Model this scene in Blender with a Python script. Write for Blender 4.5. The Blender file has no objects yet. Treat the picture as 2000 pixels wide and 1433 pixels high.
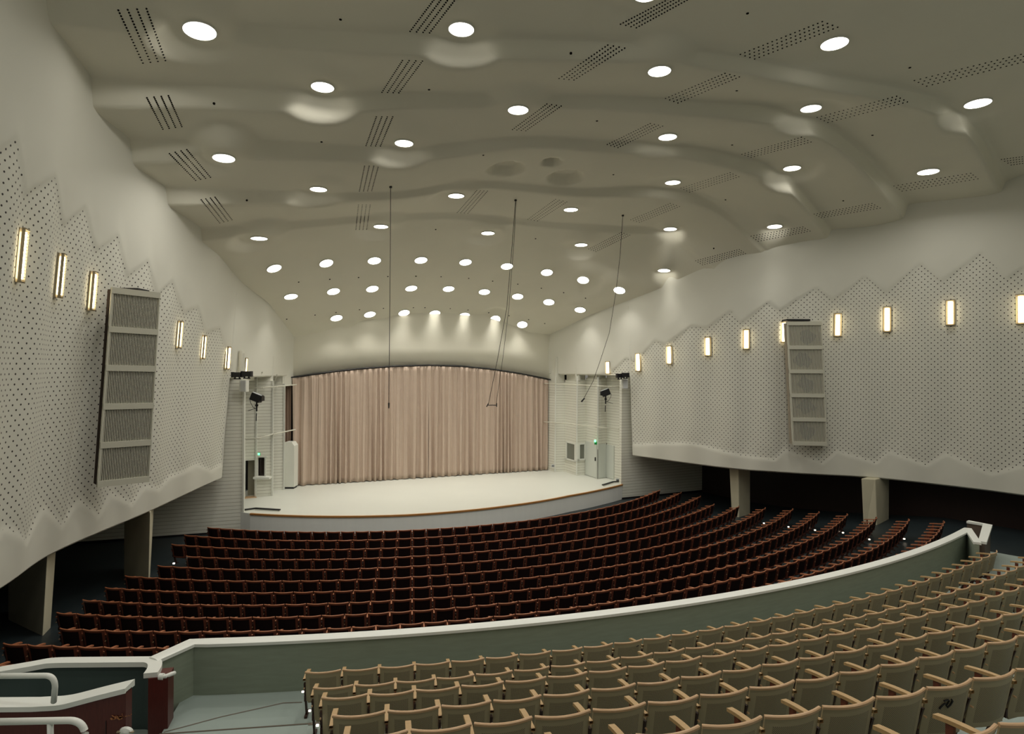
import bpy, bmesh, math, random
import numpy as np
from mathutils import Vector, Matrix
from mathutils.bvhtree import BVHTree
random.seed(7)
PI = math.pi
S = bpy.context.scene
COL = S.collection

# ------------------------------------------------------------------ camera (the world origin is the camera)
F = 1199.0          # focal length in px of the 2000 x 1433 frame
RO = 0.00646        # small roll
cd = bpy.data.cameras.new('camera')
cam = bpy.data.objects.new('camera', cd)
COL.objects.link(cam)
cd.sensor_width = 36.0
cd.lens = 36.0 * F / 2000.0
cd.clip_end = 200
cam.matrix_world = Matrix.Rotation(RO, 4, 'Y').inverted() @ Matrix.Rotation(PI / 2, 4, 'X')
S.camera = cam

# ------------------------------------------------------------------ world, exposure
W = bpy.data.worlds.new('hall_air')
S.world = W
W.use_nodes = True
bg = W.node_tree.nodes['Background']
bg.inputs[0].default_value = (1.0, 0.95, 0.82, 1)
bg.inputs[1].default_value = 0.12
S.view_settings.view_transform = 'Standard'
S.view_settings.look = 'None'
S.view_settings.gamma = 1.0
S.view_settings.use_curve_mapping = False
S.view_settings.exposure = 0.60
S.cycles.max_bounces = 8
S.cycles.diffuse_bounces = 5
S.cycles.glossy_bounces = 2
S.cycles.caustics_reflective = False
S.cycles.caustics_refractive = False
S.cycles.sample_clamp_indirect = 6.0
S.cycles.use_denoising = True
LAMP = 5.0         # emission of the ceiling lamp lenses
SCONCE = 6.0
LAMP_W = 36.0        # watts of each ceiling lamp's own beam

# ------------------------------------------------------------------ geometry helpers
def ray(px, py):
    u = px - 1000.0; w = py - 716.5
    c, s = math.cos(RO), math.sin(RO)
    return (c * u + s * w) / F, -(-s * u + c * w) / F
def at(px, py, d):
    a, b = ray(px, py)
    return Vector((a * d, d, b * d))
def atz(px, py, z):
    a, b = ray(px, py)
    d = z / b
    return Vector((a * d, d, z))

class MB:
    def __init__(self): self.v = []; self.f = []; self.m = []
    def add(self, vs, fs, mi=0):
        o = len(self.v)
        self.v += [tuple(p) for p in vs]
        self.f += [tuple(i + o for i in f) for f in fs]
        self.m += [mi] * len(fs)
        return self
    def box(self, c, s, rz=0.0, rx=0.0, mi=0, M=None):
        hx, hy, hz = s[0] / 2, s[1] / 2, s[2] / 2
        R = Matrix.Rotation(rz, 3, 'Z') @ Matrix.Rotation(rx, 3, 'X')
        vs = []
        for x in (-hx, hx):
            for y in (-hy, hy):
                for z in (-hz, hz):
                    p = Vector(c) + R @ Vector((x, y, z))
                    vs.append(M @ p if M else p)
        return self.add(vs, [(0, 1, 3, 2), (4, 6, 7, 5), (0, 4, 5, 1), (2, 3, 7, 6), (0, 2, 6, 4), (1, 5, 7, 3)], mi)
    def tube(self, pts, r, n=8, mi=0, cap=True):
        pts = [Vector(p) for p in pts]
        rings = []
        up = Vector((0, 0, 1))
        for i, p in enumerate(pts):
            a = pts[max(i - 1, 0)]; b = pts[min(i + 1, len(pts) - 1)]
            t = (b - a).normalized()
            x = t.cross(up)
            if x.length < 1e-3: x = t.cross(Vector((0, 1, 0)))
            x.normalize(); y = t.cross(x).normalized()
            rr = r[i] if isinstance(r, (list, tuple)) else r
            rings.append([p + x * rr * math.cos(2 * PI * k / n) + y * rr * math.sin(2 * PI * k / n) for k in range(n)])
        vs = [q for R in rings for q in R]; fs = []
        for i in range(len(pts) - 1):
            for k in range(n):
                fs.append((i * n + k, i * n + (k + 1) % n, (i + 1) * n + (k + 1) % n, (i + 1) * n + k))
        if cap:
            fs.append(tuple(range(n))[::-1]); fs.append(tuple((len(pts) - 1) * n + k for k in range(n)))
        return self.add(vs, fs, mi)
    def sweep(self, path, prof, mi=0, closed_prof=True, cap=True):
        """prof: (side, up) pairs, swept along path in the XY plane; side is to the right of travel"""
        path = [Vector(p) for p in path]; n = len(prof); vs = []
        for i, p in enumerate(path):
            a = path[max(i - 1, 0)]; b = path[min(i + 1, len(path) - 1)]
            t = (b - a); t.z = 0; t.normalize()
            if 0 < i < len(path) - 1:
                t1 = (p - a); t1.z = 0; t1.normalize(); k = 1 / max(.35, math.sqrt(max(1e-6, (1 + t1.dot((b - p).to_2d().to_3d().normalized())) / 2)))
            else: k = 1
            sd = Vector((t.y, -t.x, 0)) * k
            for s, u in prof: vs.append(p + sd * s + Vector((0, 0, u)))
        fs = []
        m = n if closed_prof else n - 1
        for i in range(len(path) - 1):
            for k in range(m):
                k2 = (k + 1) % n
                fs.append((i * n + k, i * n + k2, (i + 1) * n + k2, (i + 1) * n + k))
        if cap and closed_prof:
            fs.append(tuple(range(n))[::-1]); fs.append(tuple((len(path) - 1) * n + k for k in range(n)))
        return self.add(vs, fs, mi)
    def grid(self, P, mi=0, flip=False):
        """P[i][j] array of points"""
        ni = len(P); nj = len(P[0]); o = [p for r in P for p in r]; fs = []
        for i in range(ni - 1):
            for j in range(nj - 1):
                f = (i * nj + j, i * nj + j + 1, (i + 1) * nj + j + 1, (i + 1) * nj + j)
                fs.append(f[::-1] if flip else f)
        return self.add(o, fs, mi)
    def prism(self, poly, z0, z1, mi=0):
        n = len(poly)
        vs = [(p[0], p[1], z0) for p in poly] + [(p[0], p[1], z1) for p in poly]
        fs = [tuple(range(n))[::-1], tuple(range(n, 2 * n))] + [(i, (i + 1) % n, n + (i + 1) % n, n + i) for i in range(n)]
        return self.add(vs, fs, mi)
    def mesh(self, name, mats, smooth=False, fix=True):
        me = bpy.data.meshes.new(name)
        me.from_pydata(self.v, [], self.f)
        if not isinstance(mats, (list, tuple)): mats = [mats]
        for m in mats: me.materials.append(m)
        if len(mats) > 1: me.polygons.foreach_set('material_index', self.m)
        if fix:
            bm = bmesh.new(); bm.from_mesh(me); bmesh.ops.recalc_face_normals(bm, faces=bm.faces); bm.to_mesh(me); bm.free()
        if smooth:
            me.polygons.foreach_set('use_smooth', [True] * len(me.polygons))
            if smooth != 'all':
                try: me.set_sharp_from_angle(angle=math.radians(38))
                except Exception: pass
        me.update()
        return me
    def build(self, name, mats, parent=None, smooth=False, fix=True):
        return link(name, self.mesh(name, mats, smooth, fix), parent)

def link(name, me, parent=None):
    o = bpy.data.objects.new(name, me); COL.objects.link(o)
    if parent is not None: o.parent = parent
    return o
def empty(name, loc=(0, 0, 0), rz=0.0):
    o = bpy.data.objects.new(name, None); COL.objects.link(o)
    o.location = loc; o.rotation_euler = (0, 0, rz); o.empty_display_size = .1
    return o
def tag(o, label=None, cat=None, group=None, kind=None):
    if label: o['label'] = label
    if cat: o['category'] = cat
    if group: o['group'] = group
    if kind: o['kind'] = kind
    return o
def struct(name, mb, mats, smooth=False, parent=None, fix=True, label=None):
    o = mb.build(name, mats, parent, smooth, fix)
    if parent is None: o['kind'] = 'structure'
    if label: o['label'] = label
    return o
def localise(o, loc):
    """give a mesh built in world coordinates its own origin"""
    o.data.transform(Matrix.Translation(-Vector(loc))); o.location = loc
ORD = ['first', 'second', 'third', 'fourth', 'fifth', 'sixth', 'seventh', 'eighth', 'ninth', 'tenth', 'eleventh', 'twelfth', 'thirteenth',
       'fourteenth', 'fifteenth', 'sixteenth', 'seventeenth', 'eighteenth', 'nineteenth', 'twentieth']
TENS = {2: 'twenty', 3: 'thirty', 4: 'forty', 5: 'fifty'}
TENO = {2: 'twentieth', 3: 'thirtieth', 4: 'fortieth', 5: 'fiftieth'}
def ordw(n):
    if n <= 20: return ORD[n - 1]
    t, r = divmod(n, 10)
    return TENO[t] if r == 0 else TENS[t] + '-' + ORD[r - 1]

# ------------------------------------------------------------------ materials
def lin(c):
    return tuple(((x / 255.0) / 12.92 if x <= 10 else (((x / 255.0) + .055) / 1.055) ** 2.4) for x in c)
def mat(name, col, rough=.6, spec=.4, noise=0.0, nscale=3.0, bump=0.0, bscale=60.0, stretch=None, metal=0.0, space='Object'):
    m = bpy.data.materials.new(name); m.use_nodes = True
    nt = m.node_tree; b = nt.nodes['Principled BSDF']
    b.inputs['Base Color'].default_value = (*col, 1); b.inputs['Roughness'].default_value = rough
    b.inputs['Specular IOR Level'].default_value = spec; b.inputs['Metallic'].default_value = metal
    if noise or bump:
        tc = nt.nodes.new('ShaderNodeTexCoord'); mp = nt.nodes.new('ShaderNodeMapping')
        nt.links.new(tc.outputs[space], mp.inputs[0])
        if stretch: mp.inputs['Scale'].default_value = stretch
    if noise:
        n = nt.nodes.new('ShaderNodeTexNoise'); n.inputs['Scale'].default_value = nscale; n.inputs['Detail'].default_value = 5
        nt.links.new(mp.outputs[0], n.inputs[0])
        mx = nt.nodes.new('ShaderNodeMix'); mx.data_type = 'RGBA'
        mx.inputs[6].default_value = (*[max(0, c * (1 - noise)) for c in col], 1)
        mx.inputs[7].default_value = (*[min(1, c * (1 + noise)) for c in col], 1)
        nt.links.new(n.outputs[0], mx.inputs[0]); nt.links.new(mx.outputs[2], b.inputs['Base Color'])
    if bump:
        n2 = nt.nodes.new('ShaderNodeTexNoise'); n2.inputs['Scale'].default_value = bscale
        nt.links.new(mp.outputs[0], n2.inputs[0])
        bp = nt.nodes.new('ShaderNodeBump'); bp.inputs['Strength'].default_value = bump; bp.inputs['Distance'].default_value = .01
        nt.links.new(n2.outputs[0], bp.inputs['Height']); nt.links.new(bp.outputs[0], b.inputs['Normal'])
    return m
def emit(name, col, strength, base=(0.8, 0.8, 0.8)):
    m = bpy.data.materials.new(name); m.use_nodes = True
    b = m.node_tree.nodes['Principled BSDF']
    b.inputs['Base Color'].default_value = (*base, 1)
    b.inputs['Emission Color'].default_value = (*col, 1); b.inputs['Emission Strength'].default_value = strength
    return m
def mathn(nt, op, a=None, b=None, va=None, vb=None):
    n = nt.nodes.new('ShaderNodeMath'); n.operation = op
    if a is not None: nt.links.new(a, n.inputs[0])
    elif va is not None: n.inputs[0].default_value = va
    if b is not None: nt.links.new(b, n.inputs[1])
    elif vb is not None: n.inputs[1].default_value = vb
    return n.outputs[0]
def dots(nt, u, v, pu, pv, r):
    """1 inside staggered round holes, pitch pu x pv, radius r (same unit)"""
    row = mathn(nt, 'DIVIDE', v, vb=pv)
    fr = mathn(nt, 'FLOOR', row)
    odd = mathn(nt, 'MULTIPLY', mathn(nt, 'MODULO', fr, vb=2.0), vb=.5)
    cu = mathn(nt, 'SUBTRACT', mathn(nt, 'FRACT', mathn(nt, 'ADD', mathn(nt, 'DIVIDE', u, vb=pu), odd)), vb=.5)
    cv = mathn(nt, 'SUBTRACT', mathn(nt, 'FRACT', row), vb=.5)
    du = mathn(nt, 'POWER', mathn(nt, 'ABSOLUTE', mathn(nt, 'MULTIPLY', cu, vb=pu)), vb=2.0)
    dv = mathn(nt, 'POWER', mathn(nt, 'ABSOLUTE', mathn(nt, 'MULTIPLY', cv, vb=pv)), vb=2.0)
    return mathn(nt, 'LESS_THAN', mathn(nt, 'ADD', du, dv), vb=r * r)
def mixcol(nt, fac, c0, c1):
    mx = nt.nodes.new('ShaderNodeMix'); mx.data_type = 'RGBA'
    nt.links.new(fac, mx.inputs[0])
    for c, k in ((c0, 6), (c1, 7)):
        if isinstance(c, tuple): mx.inputs[k].default_value = (*c, 1)
        else: nt.links.new(c, mx.inputs[k])
    return mx.outputs[2]

PLASTER = (0.70, 0.695, 0.62)
M = {}
M['ceiling'] = mat('ceiling_plaster', (0.79, 0.77, 0.66), .85, .15, .03, .8, .15, 40)
M['plaster'] = mat('wall_plaster', PLASTER, .8, .2, .03, .7, .15, 40)
M['column'] = mat('column_plaster', (0.60, 0.56, 0.42), .75, .2, .06, 2, .2, 50)
def wall_mat():
    m = mat('perforated_wall_plaster', PLASTER, .75, .2, .03, .7)
    nt = m.node_tree; b = nt.nodes['Principled BSDF']; src = b.inputs['Base Color'].links[0].from_socket
    uv = nt.nodes.new('ShaderNodeUVMap'); sp = nt.nodes.new('ShaderNodeSeparateXYZ'); nt.links.new(uv.outputs[0], sp.inputs[0])
    at_ = nt.nodes.new('ShaderNodeAttribute'); at_.attribute_name = 'perf'
    d = dots(nt, sp.outputs[0], sp.outputs[1], .21, .105, .021)
    msk = mathn(nt, 'GREATER_THAN', at_.outputs['Fac'], vb=.5)
    nt.links.new(mixcol(nt, mathn(nt, 'MULTIPLY', d, msk), src, (0.05, 0.045, 0.04)), b.inputs['Base Color'])
    return m
M['perf'] = wall_mat()
def siding_mat():
    m = mat('white_painted_boards', (0.74, 0.74, 0.66), .55, .3, .04, 1.5)
    nt = m.node_tree; b = nt.nodes['Principled BSDF']; src = b.inputs['Base Color'].links[0].from_socket
    g = nt.nodes.new('ShaderNodeNewGeometry'); sp = nt.nodes.new('ShaderNodeSeparateXYZ'); nt.links.new(g.outputs['Position'], sp.inputs[0])
    fr = mathn(nt, 'FRACT', mathn(nt, 'DIVIDE', mathn(nt, 'ADD', sp.outputs[2], vb=20.0), vb=.148))
    ln = mathn(nt, 'LESS_THAN', fr, vb=.11)
    nt.links.new(mixcol(nt, ln, src, (0.42, 0.40, 0.33)), b.inputs['Base Color'])
    bp = nt.nodes.new('ShaderNodeBump'); bp.inputs['Strength'].default_value = .6; bp.inputs['Distance'].default_value = .01
    nt.links.new(mathn(nt, 'GREATER_THAN', fr, vb=.13), bp.inputs['Height']); nt.links.new(bp.outputs[0], b.inputs['Normal'])
    return m
M['siding'] = siding_mat()
M['trimwhite'] = mat('white_paint', (0.72, 0.73, 0.67), .45, .4, .03, 4)
M['doorgrey'] = mat('pale_grey_paint', (0.62, 0.65, 0.60), .5, .4, .02, 2)
M['opening'] = mat('corridor_paint', (0.30, 0.29, 0.22), .7, .2, .1, 1)
M['stage'] = mat('stage_linoleum', (0.60, 0.61, 0.55), .38, .35, .04, .5, .05, 8)
M['stagefront'] = mat('stage_front_paint', (0.90, 0.91, 0.88), .6, .3, .04, 6, stretch=(1, 1, .1))
M['lip'] = mat('stage_edge_wood', (0.42, 0.20, 0.06), .4, .4, .1, 5)
M['floor'] = mat('dark_linoleum', (0.020, 0.029, 0.033), .45, .35, .15, 1.5)
M['balfloor'] = mat('grey_green_linoleum', (0.31, 0.37, 0.345), .5, .3, .07, 2, .05, 20)
M['nosing'] = mat('step_nosing', (0.16, 0.13, 0.10), .5, .4)
M['parapet'] = mat('green_stained_plywood', (0.26, 0.30, 0.235), .55, .3, .14, 3, stretch=(1, 1, 7))
M['darkgreen'] = mat('dark_green_paint', (0.05, 0.075, 0.072), .5, .3, .1, 2)
M['rail'] = mat('white_rail_paint', (0.80, 0.82, 0.78), .35, .5, .02, 4)
M['redwood'] = mat('dark_red_stained_wood', (0.09, 0.018, 0.014), .35, .4, .35, 14, stretch=(6, 6, .5))
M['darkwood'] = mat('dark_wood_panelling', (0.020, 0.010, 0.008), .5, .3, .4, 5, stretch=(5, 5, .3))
M['black'] = mat('black_metal', (0.012, 0.012, 0.013), .5, .4)
M['cable'] = mat('black_cable', (0.02, 0.018, 0.015), .6, .3)
M['hole'] = mat('hole_black', (0.012, 0.010, 0.008), .9, .0)
M['speakerwhite'] = mat('white_speaker_cloth', (0.55, 0.57, 0.58), .7, .2, .05, 60)
M['brass'] = mat('brass_metal', (0.30, 0.25, 0.16), .45, .4)
M['tan'] = mat('light_oiled_beech', (0.50, 0.33, 0.16), .38, .45, .18, 9, stretch=(1, 5, 5))
M['tanrail'] = mat('beech_top_rail', (0.56, 0.36, 0.20), .30, .55, .15, 9, stretch=(1, 5, 5))
M['darkleg'] = mat('dark_brown_leg', (0.045, 0.020, 0.014), .5, .3, .2, 6)
M['seatwood'] = mat('reddish_seat_wood', (0.16, 0.046, 0.026), .33, .5, .25, 10, stretch=(1, 5, 5))
M['toprail'] = mat('reddish_top_rail', (0.42, 0.155, 0.075), .30, .55, .2, 10, stretch=(1, 5, 5))
M['darkcloth'] = mat('near_black_upholstery', (0.014, 0.006, 0.006), .85, .15, .2, 30)
M['olive'] = mat('beige_seat_panel', (0.41, 0.345, 0.22), .5, .35, .06, 4)
def perf_seat():
    m = mat('perforated_seat_panel', (0.41, 0.345, 0.22), .5, .35, .06, 4)
    nt = m.node_tree; b = nt.nodes['Principled BSDF']; src = b.inputs['Base Color'].links[0].from_socket
    uv = nt.nodes.new('ShaderNodeUVMap'); sp = nt.nodes.new('ShaderNodeSeparateXYZ'); nt.links.new(uv.outputs[0], sp.inputs[0])
    d = dots(nt, sp.outputs[0], sp.outputs[1], .0150, .0075, .0034)
    iu = mathn(nt, 'LESS_THAN', mathn(nt, 'ABSOLUTE', sp.outputs[0]), vb=.185)
    iv = mathn(nt, 'LESS_THAN', mathn(nt, 'ABSOLUTE', sp.outputs[1]), vb=.165)
    nt.links.new(mixcol(nt, mathn(nt, 'MULTIPLY', d, mathn(nt, 'MULTIPLY', iu, iv)), src, (0.045, 0.035, 0.022)), b.inputs['Base Color'])
    return m
M['olivep'] = perf_seat()
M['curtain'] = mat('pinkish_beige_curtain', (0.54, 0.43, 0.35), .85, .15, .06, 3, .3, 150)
M['lens'] = emit('ceiling_lamp_lens', (1.0, 0.95, 0.84), LAMP)
M['tubeglow'] = emit('sconce_glow', (1.0, 0.84, 0.55), SCONCE)
M['exit'] = emit('green_exit_light', (0.05, 1.0, 0.25), 2.0)
M['exitd'] = mat('green_exit_plate', (0.02, 0.30, 0.08), .5, .4)
M['spark'] = emit('aisle_light_lens', (1.0, 0.85, 0.65), 3.0)
M['glass'] = mat('dark_window_glass', (0.16, 0.17, 0.14), .12, .6)
M['grille'] = mat('speaker_grille_back', (0.035, 0.025, 0.02), .8, .1, .1, 3)
M['torn'] = mat('torn_grey_cloth', (.10, .10, .12), .9, .1, .3, 20)
M['grilleb'] = mat('beige_speaker_cloth', (.34, .30, .24), .9, .1, .15, 6)
M['slat'] = mat('cream_slat_paint', (0.60, 0.59, 0.50), .55, .3, .02, 3)

# ------------------------------------------------------------------ curves
def catmull(P, t):
    """P list of arrays, t in 0..1 along the chord length"""
    P = [np.array(p, float) for p in P]
    L = [0]
    for a, b in zip(P[:-1], P[1:]): L.append(L[-1] + np.linalg.norm((b - a)[:2]))
    x = t * L[-1]
    for i in range(len(P) - 1):
        if x <= L[i + 1] + 1e-9 or i == len(P) - 2: break
    h = L[i + 1] - L[i]; s = (x - L[i]) / h
    def tan(k):
        if k == 0: return (P[1] - P[0]) / (L[1] - L[0])
        if k == len(P) - 1: return (P[-1] - P[-2]) / (L[-1] - L[-2])
        return (P[k + 1] - P[k - 1]) / (L[k + 1] - L[k - 1])
    m0, m1 = tan(i) * h, tan(i + 1) * h
    return (2 * s**3 - 3 * s**2 + 1) * P[i] + (s**3 - 2 * s**2 + s) * m0 + (-2 * s**3 + 3 * s**2) * P[i + 1] + (s**3 - s**2) * m1

C0 = Vector((-7.2, 39.7, 0))     # centre of the seating arcs, on the stage
def polar(R, th, z=0.0): return Vector((C0.x + R * math.sin(th), C0.y - R * math.cos(th), z))

# ------------------------------------------------------------------ side walls
ZB = -4.5
class Wall:
    def __init__(s, pts, lean, side):
        s.P = pts; s.side = side
        n = 1600
        T = np.array([catmull([(*p, 0) for p in pts], k / n) for k in range(n + 1)])[:, :2]
        seg = np.linalg.norm(np.diff(T, axis=0), axis=1)
        s.S = np.concatenate([[0], np.cumsum(seg)]); s.T = T; s.lean = lean
        tg = np.gradient(T, axis=0); tg /= np.linalg.norm(tg, axis=1)[:, None]
        s.tg = tg
        s.N = np.stack([-tg[:, 1], tg[:, 0]], 1) * side      # towards the hall
        s.ph = None
    def leanf(s, sv): return np.interp(sv, s.lean[0], s.lean[1])
    def base(s, sv, z):
        x = np.interp(sv, s.S, s.T[:, 0]); y = np.interp(sv, s.S, s.T[:, 1])
        nx = np.interp(sv, s.S, s.N[:, 0]); ny = np.interp(sv, s.S, s.N[:, 1])
        L = s.leanf(sv) * (z - ZB)
        return np.stack([x + nx * L, y + ny * L, z + 0 * x], -1), np.stack([nx, ny, 0 * nx], -1)
    def hit(s, px, py):
        a, b = ray(px, py)
        sv = s.S; z = b * s.T[:, 1]
        for _ in range(4):
            p, n = s.base(sv, z); z = b * p[:, 1]
        e = np.abs(p[:, 0] / p[:, 1] - a); k = int(np.argmin(e))
        return sv[k], z[k]
WL = Wall([(-8.6,-4),(-9.3,5),(-9.8,9.5),(-10.25,12.3),(-10.95,14.7),(-11.15,18.8),(-11.62,24.8),(-11.5,27.5),(-11.25,31.6)], ([0, 26, 31, 40], [.075, .075, .06, .05]), -1)
WR = Wall([(2.0,36.7),(3.9,34.4),(6.2,31.85),(9.85,27.9),(12.5,26.6),(15,25.75),(17.0,24.1),(18.6,22.2),(20.9,18.0),(22.2,12.0),(22.6,4),(22.6,-4)], ([0, 6, 9, 50], [.03, .04, .045, .045]), -1)
# ------------------------------------------------------------------ ceiling: wave bays running across the hall
def px3(L):
    P = [tuple(at(x, y, d)) for x, y, d in L]
    for k, Wl in ((0, WL), (-1, WR)):        # the ends lie on the side walls
        s_, z_ = Wl.hit(L[k][0], L[k][1]); p_ = Wl.base(np.array([s_]), np.array([z_]))[0][0]
        P[k] = tuple(p_)
    return P
J = [
 [(90,2,38,13.8),(480,45,88,14.7),(900,68,118,15.2),(1300,88,128,15.8),(1600,140,178,16.8),(1860,207,243,18.4),(1965,352,378,22.6)],
 [(178,145,208,15.2),(400,162,212,16),(630,178,226,16.8),(807,178,212,17.2),(1100,182,212,17.8),(1350,192,228,18.4),(1555,213,258,19.3),(1660,275,312,20.8),(1775,397,430,24.8)],
 [(253,268,318,16.8),(500,272,312,18),(789,286,317,19.3),(1035,264,290,20),(1175,272,298,20.5),(1320,278,308,21.2),(1440,300,335,22),(1525,330,368,23),(1580,388,418,24.4),(1625,446,472,26.3)],
 [(323,364,399,18.5),(500,370,400,20),(622,374,397,21),(780,372,390,22),(930,352,368,23),(1133,366,385,24),(1300,362,388,25),(1400,395,420,25.8),(1500,487,506,27.2)],
 [(392,443,470,20.5),(550,432,450,22.5),(744,418,431,24.5),(888,415,427,25.5),(1070,432,444,27),(1200,440,455,27.7),(1300,450,466,28.2),(1395,524,537,28.6)],
]
rowsC = []   # list of (list of 3d control points)
rowsC.append(('k', [(-10.4,-4,8.9),(0,-4,8.9),(10,-4,8.8),(23,-4,8.2)]))
rowsC.append(('k', [(-10.4,6,8.8),(0,7,8.9),(10,9,8.8),(22.5,12,8.0)]))
rowsC.append(('k', [(-10.2,11.2,8.2),(-4,12.3,8.6),(2,12.8,8.7),(8,13.2,8.6),(14,14.8,8.3),(20.6,19.5,7.5)]))
for j in J:
    rowsC.append(('t', px3([(x, a, d) for x, a, b, d in j])))
    Pa = rowsC[-1][1]; Pb = px3([(x, b, d + .28) for x, a, b, d in j])
    Pb[0] = (Pa[0][0], Pa[0][1] + .28, Pb[0][2]); Pb[-1] = (Pa[-1][0] + .05, Pa[-1][1] + .28, Pb[-1][2])
    rowsC.append(('b', Pb))
rowsC.append(('k', px3([(430,500,22.9),(640,500,26.3),(830,496,28),(1000,500,29.3),(1150,522,30.2),(1280,567,30.7)])))
rowsC.append(('k', px3([(525,592,27.8),(700,585,30),(850,578,31.8),(1000,588,32.9),(1160,612,33.7)])))
rowsC.append(('k', px3([(552,628,29.9),(700,622,31.5),(840,616,33.2),(985,622,34.6),(1110,636,35.1)])))
rowsC.append(('k', px3([(574,657,31.2),(700,652,32.4),(830,648,33.75),(950,650,34.95),(1068,656,36.2)])))
NC = 300
def evalrow(P):
    P = [np.array(p, float) for p in P]
    P = [P[0] + (P[0] - P[1]) / np.linalg.norm(P[0] - P[1]) * 1.0] + P + [P[-1] + (P[-1] - P[-2]) / np.linalg.norm(P[-1] - P[-2]) * 1.0]
    return np.array([catmull(P, k / (NC - 1)) for k in range(NC)])
E = [(k, evalrow(P)) for k, P in rowsC]
G = []
for i in range(len(E) - 1):
    k0, A = E[i]; k1, B = E[i + 1]
    dist = np.linalg.norm(A - B, axis=1).mean()
    n = 7 if k0 == 't' else max(3, int(dist / .13))
    for q in range(n):
        s = q / n
        R_ = A * (1 - s) + B * s
        if k0 == 't':
            e = s * s * (3 - 2 * s); R_ = R_.copy(); R_[:, 2] = A[:, 2] * (1 - e) + B[:, 2] * e
        G.append(R_)
G.append(E[-1][1])
G = np.array(G)
# soften the corners of the waves
for _ in range(9):
    G2 = G.copy(); G2[1:-1, :, 2] = .5 * G[1:-1, :, 2] + .25 * (G[:-2, :, 2] + G[2:, :, 2]); G = G2
def bvh_of(G):
    V = [Vector(p) for p in G.reshape(-1, 3)]; nj = G.shape[1]; fs = []
    for i in range(G.shape[0] - 1):
        for j in range(nj - 1): fs.append((i * nj + j, i * nj + j + 1, (i + 1) * nj + j + 1, (i + 1) * nj + j))
    return BVHTree.FromPolygons(V, fs)
bv = bvh_of(G)
def chit(px, py):
    a, b = ray(px, py)
    h = bv.ray_cast(Vector((0, 0, 0)), Vector((a, 1, b)).normalized())
    n = h[1]
    if n.z > 0: n = -n
    return h[0], n
LP = [(390,58),(901,55),(630,168),(1288,137),(1630,83),(437,307),(789,278),(1012,213),(1304,266),(1584,210),(1910,200),(622,368),(891,381),(1314,355),(1547,327),(1813,334),
      (1115,408),(506,464),(744,441),(953,454),(1135,477),(1309,446),(1513,441),(1297,527),(535,523),(637,513),(731,508),(822,507),(909,511),(990,519),(1068,531),(1139,546),(1210,566),
      (568,578),(651,568),(727,563),(803,562),(876,563),(946,569),(1011,578),(1072,589),(1133,604),(657,620),(722,613),(789,610),(849,611),(907,615),(967,623),(1020,633),(1262,-14)]
LW = {0:66,1:50,2:45,3:45,4:55,5:44,6:36,7:40,8:36,9:41,10:54,11:33,12:31,13:30,14:34,15:43}
for li_, (px, py) in enumerate(LP):       # every lamp sits in a softly levelled patch of plaster
    p, nrm = chit(px, py)
    kt = .12 if li_ < 24 or li_ == 49 else .85
    m_ = (nrm * kt + Vector((0, 0, -1)) * (1 - kt)).normalized()
    dx = G[:, :, 0] - p.x; dy = G[:, :, 1] - p.y; rr = np.sqrt(dx * dx + dy * dy)
    r1_ = .7 if li_ in (21, 22, 23) else 1.15
    w_ = np.clip((r1_ - rr) / (r1_ * .62), 0, 1); w_ = w_ * w_ * (3 - 2 * w_)
    G[:, :, 2] = G[:, :, 2] * (1 - w_) + (p.z - (m_.x * dx + m_.y * dy) / m_.z) * w_
bv = bvh_of(G)
# three shallow scooped recesses
REC = [(988, 330, .62), (1105, 347, .62), (1077, 317, .30)]
for px, py, r in REC:
    c = np.array(chit(px, py)[0])
    dd = np.linalg.norm(G[:, :, :2] - c[:2], axis=2) / r
    G[:, :, 2] += .30 * np.clip((1.12 - dd) / .30, 0, 1)
cm = MB().grid([[tuple(p) for p in r] for r in G])
struct('ceiling', cm, M['ceiling'], smooth='all', label='cream plaster ceiling in curved wave bays')
bv = bvh_of(G)

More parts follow.
